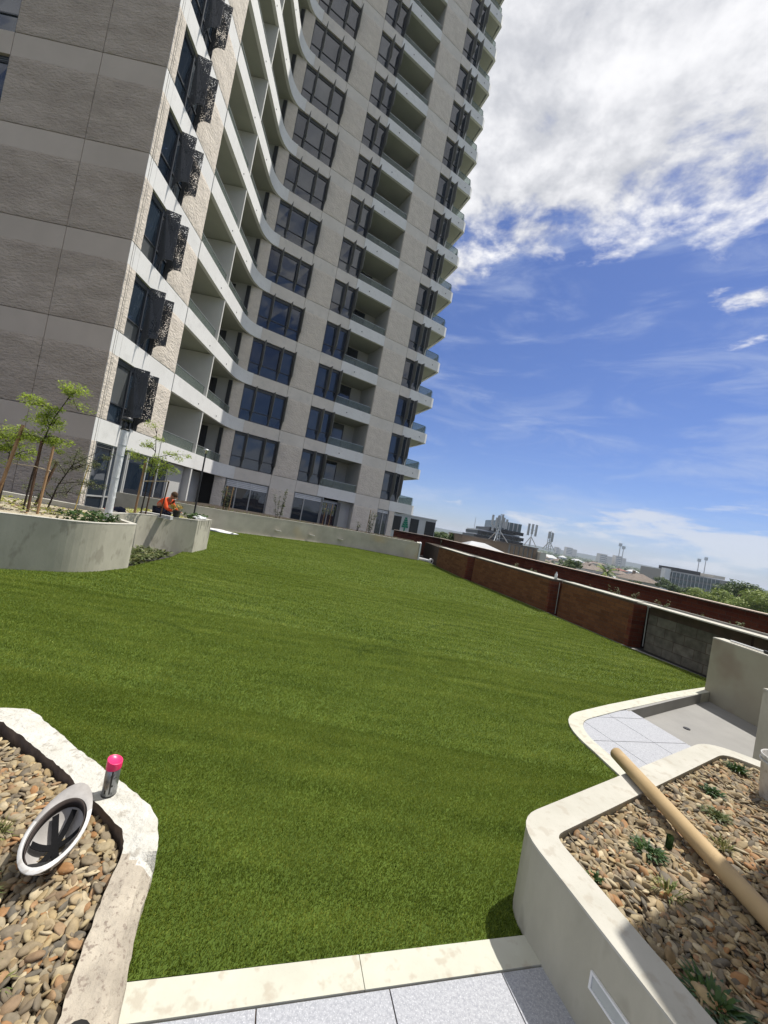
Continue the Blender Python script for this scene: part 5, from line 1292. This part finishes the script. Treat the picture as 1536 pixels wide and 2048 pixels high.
mb = MB(); mb.add([(X0b - .2, 47.8, .35), (X1b + .2, 47.8, .35), (X1b + .2, 54, .35), (X0b - .2, 54, .35), ((X0b + X1b) / 2 - 1.4, 50.5, 1.15), ((X0b + X1b) / 2 + .3, 50.5, 1.15)], [(0, 1, 5, 4), (1, 2, 5), (2, 3, 4, 5), (3, 0, 4)]); part('roof', mb, M_metr, r)
# dark banded building
X0, _ = at(948, 1068, 120); X1, _ = at(1046, 1080, 120)
r = empty('banded_building', (X0, 120, -14), 'dark banded office block with a glassy top storey behind the phone masts', 'building')
zz0 = 1.6
bx(r, 'wall', X0 + 1, X1 - 1, 120.5, 136, -14, 4.6, M_wht)
for i, (z_, a, b) in enumerate(((1.9, 0, 1), (3.3, .06, 1.0), (4.9, .28, .98))): bx(r, 'dark_band', X0 + (X1 - X0) * a, X0 + (X1 - X0) * b, 119.5, 137, z_ - .1, z_ + .9, M_black)
for i in range(7): bx(r, 'window', X0 + 1.5 + i * 2.05, X0 + 2.6 + i * 2.05, 120.3, 120.48, 2.9, 3.2, M_offg)
bx(r, 'top_storey', X0 + (X1 - X0) * .42, X1 - .8, 121, 134, 5.8, 8.4, M_offg)
for i in range(6): bx(r, 'mullion', X0 + (X1 - X0) * .42 + i * 1.35, X0 + (X1 - X0) * .42 + i * 1.35 + .3, 120.9, 121, 5.8, 8.4, M_metr)
# phone masts
def mast(px_, pyb, pyt, Y, label, panels, spread, lat=False):
    X, zb_ = at(px_, pyb, Y); Xt, zt_ = at(px_, pyt, Y); r = empty('phone_mast', (X, Y, zb_), label, 'mast'); h = zt_ - zb_
    mb = MB(); mb.cyl((0, 0, 0), (0, 0, h), .09, .06, 8)
    for a in (0, 2.1, 4.2): mb.cyl((0, 0, h * .45), (math.cos(a) * spread, math.sin(a) * spread, 0), .06, .06, 6)
    if lat:
        for s_ in (-.35, .35):
            mb.cyl((s_, 0, 0), (s_ * .6, 0, h * .95), .05, .05, 6)
        for i in range(8): mb.cyl((-.33, 0, h * i / 8.5), (.33, 0, h * (i + 1) / 8.5), .035, .035, 5)
    mb.build('pole', M_rail, r)
    for (dx, zf, l) in panels:
        m_ = MB(); m_.box((dx - .14, -.12, h * zf), (dx + .14, .06, h * zf + l)); m_.cyl((0, 0, h * zf + l / 2), (dx, 0, h * zf + l / 2), .03, .03, 5); m_.build('antenna_panel', M_metr, r)
    return r
mast(993, 1083, 1026, 56, 'tall cluttered lattice phone mast with many panels', [(-1.1, .55, 1.5), (-.5, .5, 1.4), (.55, .52, 1.5), (1.0, .5, 1.4), (-.9, .35, .9), (.3, .7, 1.2), (-.25, .66, 1.1)], 1.7, True)
mast(1059, 1092, 1048, 56, 'slim phone mast with three pale vertical panels on tripod legs', [(-.55, .48, 1.7), (0, .55, 1.5), (.55, .48, 1.7)], 1.0)
mast(1096, 1100, 1061, 56, 'rightmost lattice phone mast leaning with dark dishes', [(.3, .45, 1.3), (-.2, .6, 1.0)], 1.0, True)
X, zb_ = at(946, 1068, 150); _, zt_ = at(952, 1034, 150)
mb = MB(); mb.cyl((0, 0, 0), (0, 0, zt_ - zb_), .12, .06, 6); tag(mb.build('radio_mast', M_metr, None, (X, 150, zb_)), 'very thin radio mast left of the banded building', 'mast')
for (pxx, pb, pt, lab) in ((1236, 1120, 1088, 'taller left floodlight tower of the pair above the far flats'), (1243, 1122, 1094, 'shorter right floodlight tower of the pair above the far flats'),
                           (1394, 1148, 1119, 'left floodlight tower behind the glass office'), (1407, 1150, 1116, 'right floodlight tower behind the glass office')):
    X, zb_ = at(pxx, pb, 500); Xt, zt_ = at(pxx + 5, pt, 500); r = empty('floodlight_tower', (X, 500, -14), lab, 'floodlight tower')
    mb = MB(); mb.cyl((0, 0, 0), (0, 0, zt_ + 14), .7, .4, 8); mb.build('pole', M_metr, r)
    mb = MB(); mb.box((-2, -.5, zt_ + 11), (2, .5, zt_ + 15)); mb.build('lamp_bank', M_rail, r)
# hills and far tree line
mb = MB(); vs = []; n = 160
for i in range(n + 1):
    X = -600 + 4200 * i / n; t_ = i / n; Y = 2300 - .25 * abs(X - 900) * .3
    h = 22 + 14 * mnoise.noise(Vector((X * .0011, 2, 0))) + 3 * mnoise.noise(Vector((X * .02, 5, 0))) + 1.6 * mnoise.noise(Vector((X * .09, 5, 0)))
    h *= 1.0 if X < 1900 else max(.35, 1 - (X - 1900) / 1500)
    vs += [(X, Y - 500, -14), (X, Y, h), (X, Y + 900, -14)]
mb.add(vs, [(i * 3 + k_, i * 3 + 3 + k_, i * 3 + 4 + k_, i * 3 + 1 + k_) for i in range(n) for k_ in range(2)]); tag(mb.build('hills', M_hill), kind='structure')
for (a, ya, yb, w2, Y, lab) in ((1118, 1094, 1100, 9, 1500, 'first pale block of distant flats on the ridge, leftmost'), (1144, 1094, 1106, 20, 1500, 'pair of pale far high-rise slabs on the ridge'), (1213, 1107, 1121, 24, 1200, 'broad pale far flats left of the floodlight towers'), (1243, 1111, 1124, 20, 1200, 'broad pale far flats under the floodlight towers')):
    X0, z_ = at(a - w2 / 2, ya, Y); X1, _ = at(a + w2 / 2, yb, Y)
    r = empty('far_flats', (X0, Y, -14), lab, 'flats'); w3 = X1 - X0
    bx(r, 'wall', X0, X0 + w3 * .55, Y, Y + 20, -14, z_, M_cream); bx(r, 'wall', X0 + w3 * .6, X1, Y + 3, Y + 25, -14, z_ - 4, M_cream)
    for i in range(4): bx(r, 'window_band', X0 + 1, X0 + w3 * .54, Y - .5, Y - .05, z_ - 6 - i * 6, z_ - 4 - i * 6, M_offg)
# hip-roofed house and glass office
def house(X, Y, w, d, h, rh, wallm, roofm, label, group=None, base=-14, rot=0.0):
    r = empty('house', (X, Y, base), label, 'house', group); r.rotation_euler = (0, 0, rot)
    mb = MB(); mb.box((-w / 2, -d / 2, 0), (w / 2, d / 2, h)); mb.build('wall', wallm, r)
    e = .5; mb = MB(); mb.add([(-w / 2 - e, -d / 2 - e, h), (w / 2 + e, -d / 2 - e, h), (w / 2 + e, d / 2 + e, h), (-w / 2 - e, d / 2 + e, h), (-w / 2 + d / 2, 0, h + rh), (w / 2 - d / 2, 0, h + rh)], [(0, 1, 5, 4), (1, 2, 5), (2, 3, 4, 5), (3, 0, 4)]); rf = mb.build('roof', roofm, r)
    mb = MB(); mb.box((-w * .2, -.3, h + rh * .3), (-w * .2 + .8, .3, h + rh + .8)); mb.build('chimney', M_tan, rf)
    for i in range(3): m_ = MB(); m_.box((-w * .35 + i * w * .28, -d / 2 - .05, h * .45), (-w * .35 + i * w * .28 + w * .14, -d / 2 - .01, h * .85)); m_.build('window', M_offg, r)
    return r
X, z_ = at(1290, 1146, 130); house(X, 133, 10.5, 7.5, 14 + z_ - 3.0, 2.4, M_cream, M_tile, 'cream house with a brown hipped roof left of the glass office')
X0, z_ = at(1331, 1140, 170); X1, z2 = at(1462, 1163, 170)
r = empty('glass_office', (X0, 170, -14), 'low green-glass office block with dark roof plant beyond the parapet', 'office building')
zt = z_ + .3; bx(r, 'wall', X0 + 2.6, X1, 170.3, 190, -14, zt - .2, M_pad); bx(r, 'stair_tower', X0, X0 + 2.4, 170, 172.5, -14, zt + .6, M_wht)
for i in range(3): bx(r, 'glazing_band', X0 + 2.8, X1 - 5, 169.9, 170.28, zt - 2.6 - i * 2.8, zt - .7 - i * 2.8, M_offg)
for i in range(12): bx(r, 'mullion', X0 + 3 + i * 1.75, X0 + 3.2 + i * 1.75, 169.7, 169.88, zt - 9, zt - .6, M_metr)
bx(r, 'roof_plant', X0 + 7, X0 + 18, 173, 184, zt, zt + 1.6, M_black); bx(r, 'roof_plant', X1 - 6, X1 - 1, 172, 184, zt, zt + 1.4, M_cream); bx(r, 'end_screen', X1 - 2.2, X1 + 2, 169.5, 176, zt - 4.5, zt - 1.0, M_navy)
# suburb houses
kinds = [(M_cream, M_tiler, 'distant house with a red tiled roof in the suburb beyond the parapet', 'red-roofed suburb houses'), (M_wht, M_metr, 'distant house with a pale metal roof in the suburb beyond the parapet', 'pale-roofed suburb houses'), (M_cream, M_tile, 'distant house with a brown tiled roof in the suburb beyond the parapet', 'brown-roofed suburb houses')]
cnt = 0
while cnt < 110:
    Y = random.uniform(90, 620); a = random.uniform(.18, 1.02); X = a * Y
    if 118 < X < 168 and Y < 200: continue
    if Y < 150 and a > .62: continue
    kd = random.choice(kinds); base = -14
    house(X, Y, random.uniform(9, 17), random.uniform(7, 9), random.uniform(4, 8.5) + Y * .006, random.uniform(1.8, 2.8), kd[0], kd[1], kd[2], kd[3], base, random.uniform(-.5, .5)); cnt += 1

# trees
def crown_obj(name, c, rx, rz_, n, size, mat, root, clumps=26):
    mb = MB()
    for i in range(clumps):
        v = Vector((random.gauss(0, 1), random.gauss(0, 1), random.gauss(0, 1))).normalized() * random.uniform(.35, 1) ** .5
        cc_ = (c[0] + v.x * rx * .8, c[1] + v.y * rx * .8, c[2] + v.z * rz_ * .75)
        for _ in range(n // clumps):
            w2 = Vector((random.gauss(0, 1), random.gauss(0, 1), random.gauss(0, 1))).normalized() * random.uniform(.5, 1.05) * rx * .36
            p = Vector(cc_) + Vector((w2.x, w2.y, w2.z * .7)); nrm = (w2.normalized() + Vector((random.gauss(0, .5), random.gauss(0, .5), random.gauss(.5, .5)))).normalized()
            u_ = nrm.orthogonal().normalized(); u_.rotate(Matrix.Rotation(random.uniform(0, 6.28), 3, nrm)); q = nrm.cross(u_); s = size * random.uniform(.6, 1.3)
            mb.add([p - u_ * s, p - q * s * .6, p + u_ * s, p + q * s * .6], [(0, 1, 2, 3)])
    return mb.build(name, mat, root)
def tree(X, Y, top, rx, mat, label, n=5000, size=.16, group=None, base=-14, clumps=30):
    r = empty('broadleaf_tree', (X, Y, base), label, 'tree', group); h = top - base
    mb = MB(); mb.path([(0, 0, 0), (.1, 0, h * .3), (0, .1, h * .6)], [.4, .3, .2], 8)
    for i in range(6):
        a = i * 1.05; mb.path([(.05, 0, h * (.35 + .03 * i)), (math.cos(a) * rx * .6, math.sin(a) * rx * .6, h * .7)], [.18, .06], 6)
    mb.build('trunk', M_bark, r); crown_obj('crown', (0, 0, h - rx * .8), rx, rx * .8, n, size, mat, r, clumps); return r
for (px_, py_, Y, rx, mt, lab) in ((1490, 1160, 72, 4.8, M_tree, 'large dark green tree above the parapet at the right'), (1445, 1178, 68, 3.6, M_treel, 'bright green tree left of the large dark tree'), (1402, 1172, 76, 3.8, M_treel, 'yellow-green rounded tree in front of the glass office'),
                                   (1530, 1178, 60, 4.2, M_treel, 'bright tree top at the extreme right edge of the photo'), (1380, 1172, 90, 2.6, M_tree, 'small dark tree at the left end of the tree row')):
    X, z_ = at(px_, py_, Y); tree(X, Y, z_, rx, mt, lab, 6500 if rx > 4 else 4500, .20)
for (px_, py_, Y, rx, mt, lab) in ((1326, 1152, 125, 2.8, M_tree, 'dark rounded tree right of the hip-roofed house'), (1272, 1158, 120, 2.0, M_tree, 'dark small tree in front of the hip-roofed house'), (1345, 1164, 115, 2.2, M_tree, 'dark low tree at the left foot of the glass office'),
                                   (866, 1060, 62, 1.5, M_tree, 'small tree just right of the mural building'), (905, 1066, 62, 1.8, M_tree, 'tree between the mural building and the tan block'), (885, 1057, 90, 2.2, M_tree, 'taller tree peeking behind the mural building trees'), (1148, 1118, 90, 2.8, M_tree, 'street tree left of the palm')):
    X, z_ = at(px_, py_, Y); tree(X, Y, z_, rx, mt, lab, 1600, .22, clumps=14)
for i in range(70):
    Y = random.uniform(150, 600); a = random.uniform(.12, 1.05)
    X = a * Y; tree(X, Y, -14 + random.uniform(6, 11) + Y * .006, random.uniform(2.5, 5), random.choice((M_tree, M_tree, M_treel)), 'dark distant tree among the suburb houses', 220, .7, 'distant suburb trees', clumps=7)
# palm
X, z_ = at(1214, 1134, 105)
pr_ = empty('palm_tree', (X, 105, -14), 'big date palm crown rising above the parapet', 'palm tree')
mb = MB(); mb.path([(0, 0, 0), (0, 0, 14 + z_ - 1.8)], [.5, .42], 8); mb.build('trunk', M_bark, pr_)
for i in range(26):
    a = i * 2.4; el = R(random.uniform(-20, 75)); L = 3.4; mb = MB(); prev = Vector((0, 0, 14 + z_ - 1.8)); dirv = Vector((math.cos(a) * math.cos(el), math.sin(a) * math.cos(el), math.sin(el)))
    for s_ in range(9):
        nx_ = prev + dirv * (L / 9); dirv = (dirv + Vector((0, 0, -.16))).normalized(); sd = dirv.cross(Vector((0, 0, 1))).normalized()
        for g_ in (-1, 1): mb.add([prev, nx_, nx_ + sd * g_ * .45 + Vector((0, 0, -.28))], [(0, 1, 2)])
        prev = nx_
    mb.build('frond', M_treel if i % 3 else M_tree, pr_)
# continuous tree cover between the far houses
mb = MB()
for i in range(9000):
    Y = random.uniform(250, 1900); X = random.uniform(.05, 1.15) * Y; s = random.uniform(2.5, 5) * (1 + Y / 1200); z = -14 + random.uniform(1, 7) + max(0, (Y - 600)) * .004
    nrm = Vector((random.gauss(0, .5), random.gauss(-.6, .4), random.gauss(.8, .3))).normalized(); u_ = nrm.orthogonal().normalized() * s; q = nrm.cross(u_.normalized()) * s * .6; p = Vector((X, Y, z))
    mb.add([p - u_, p - q, p + u_, p + q], [(0, 1, 2, 3)])
tag(mb.build('distant_woodland', M_tree), 'continuous tree cover of the far suburb below the skyline', 'trees', kind='stuff')

S.cycles.max_bounces = 6

# light haze over the far suburb: one closed box around everything
mb = MB(); mb.box((-7200, -7200, -15), (7200, 7200, 62))
hz = mb.build('haze', []); hz['kind'] = 'stuff'; hz['label'] = 'thin pale daylight haze over the far suburb'
hm = bpy.data.materials.new('haze'); hm.use_nodes = True; ht = hm.node_tree; ht.nodes.clear()
pv = ht.nodes.new('ShaderNodeVolumePrincipled'); pv.inputs['Color'].default_value = (.80, .88, 1, 1); pv.inputs['Density'].default_value = .00022
ho = ht.nodes.new('ShaderNodeOutputMaterial'); ht.links.new(pv.outputs[0], ho.inputs['Volume']); hz.data.materials.append(hm)
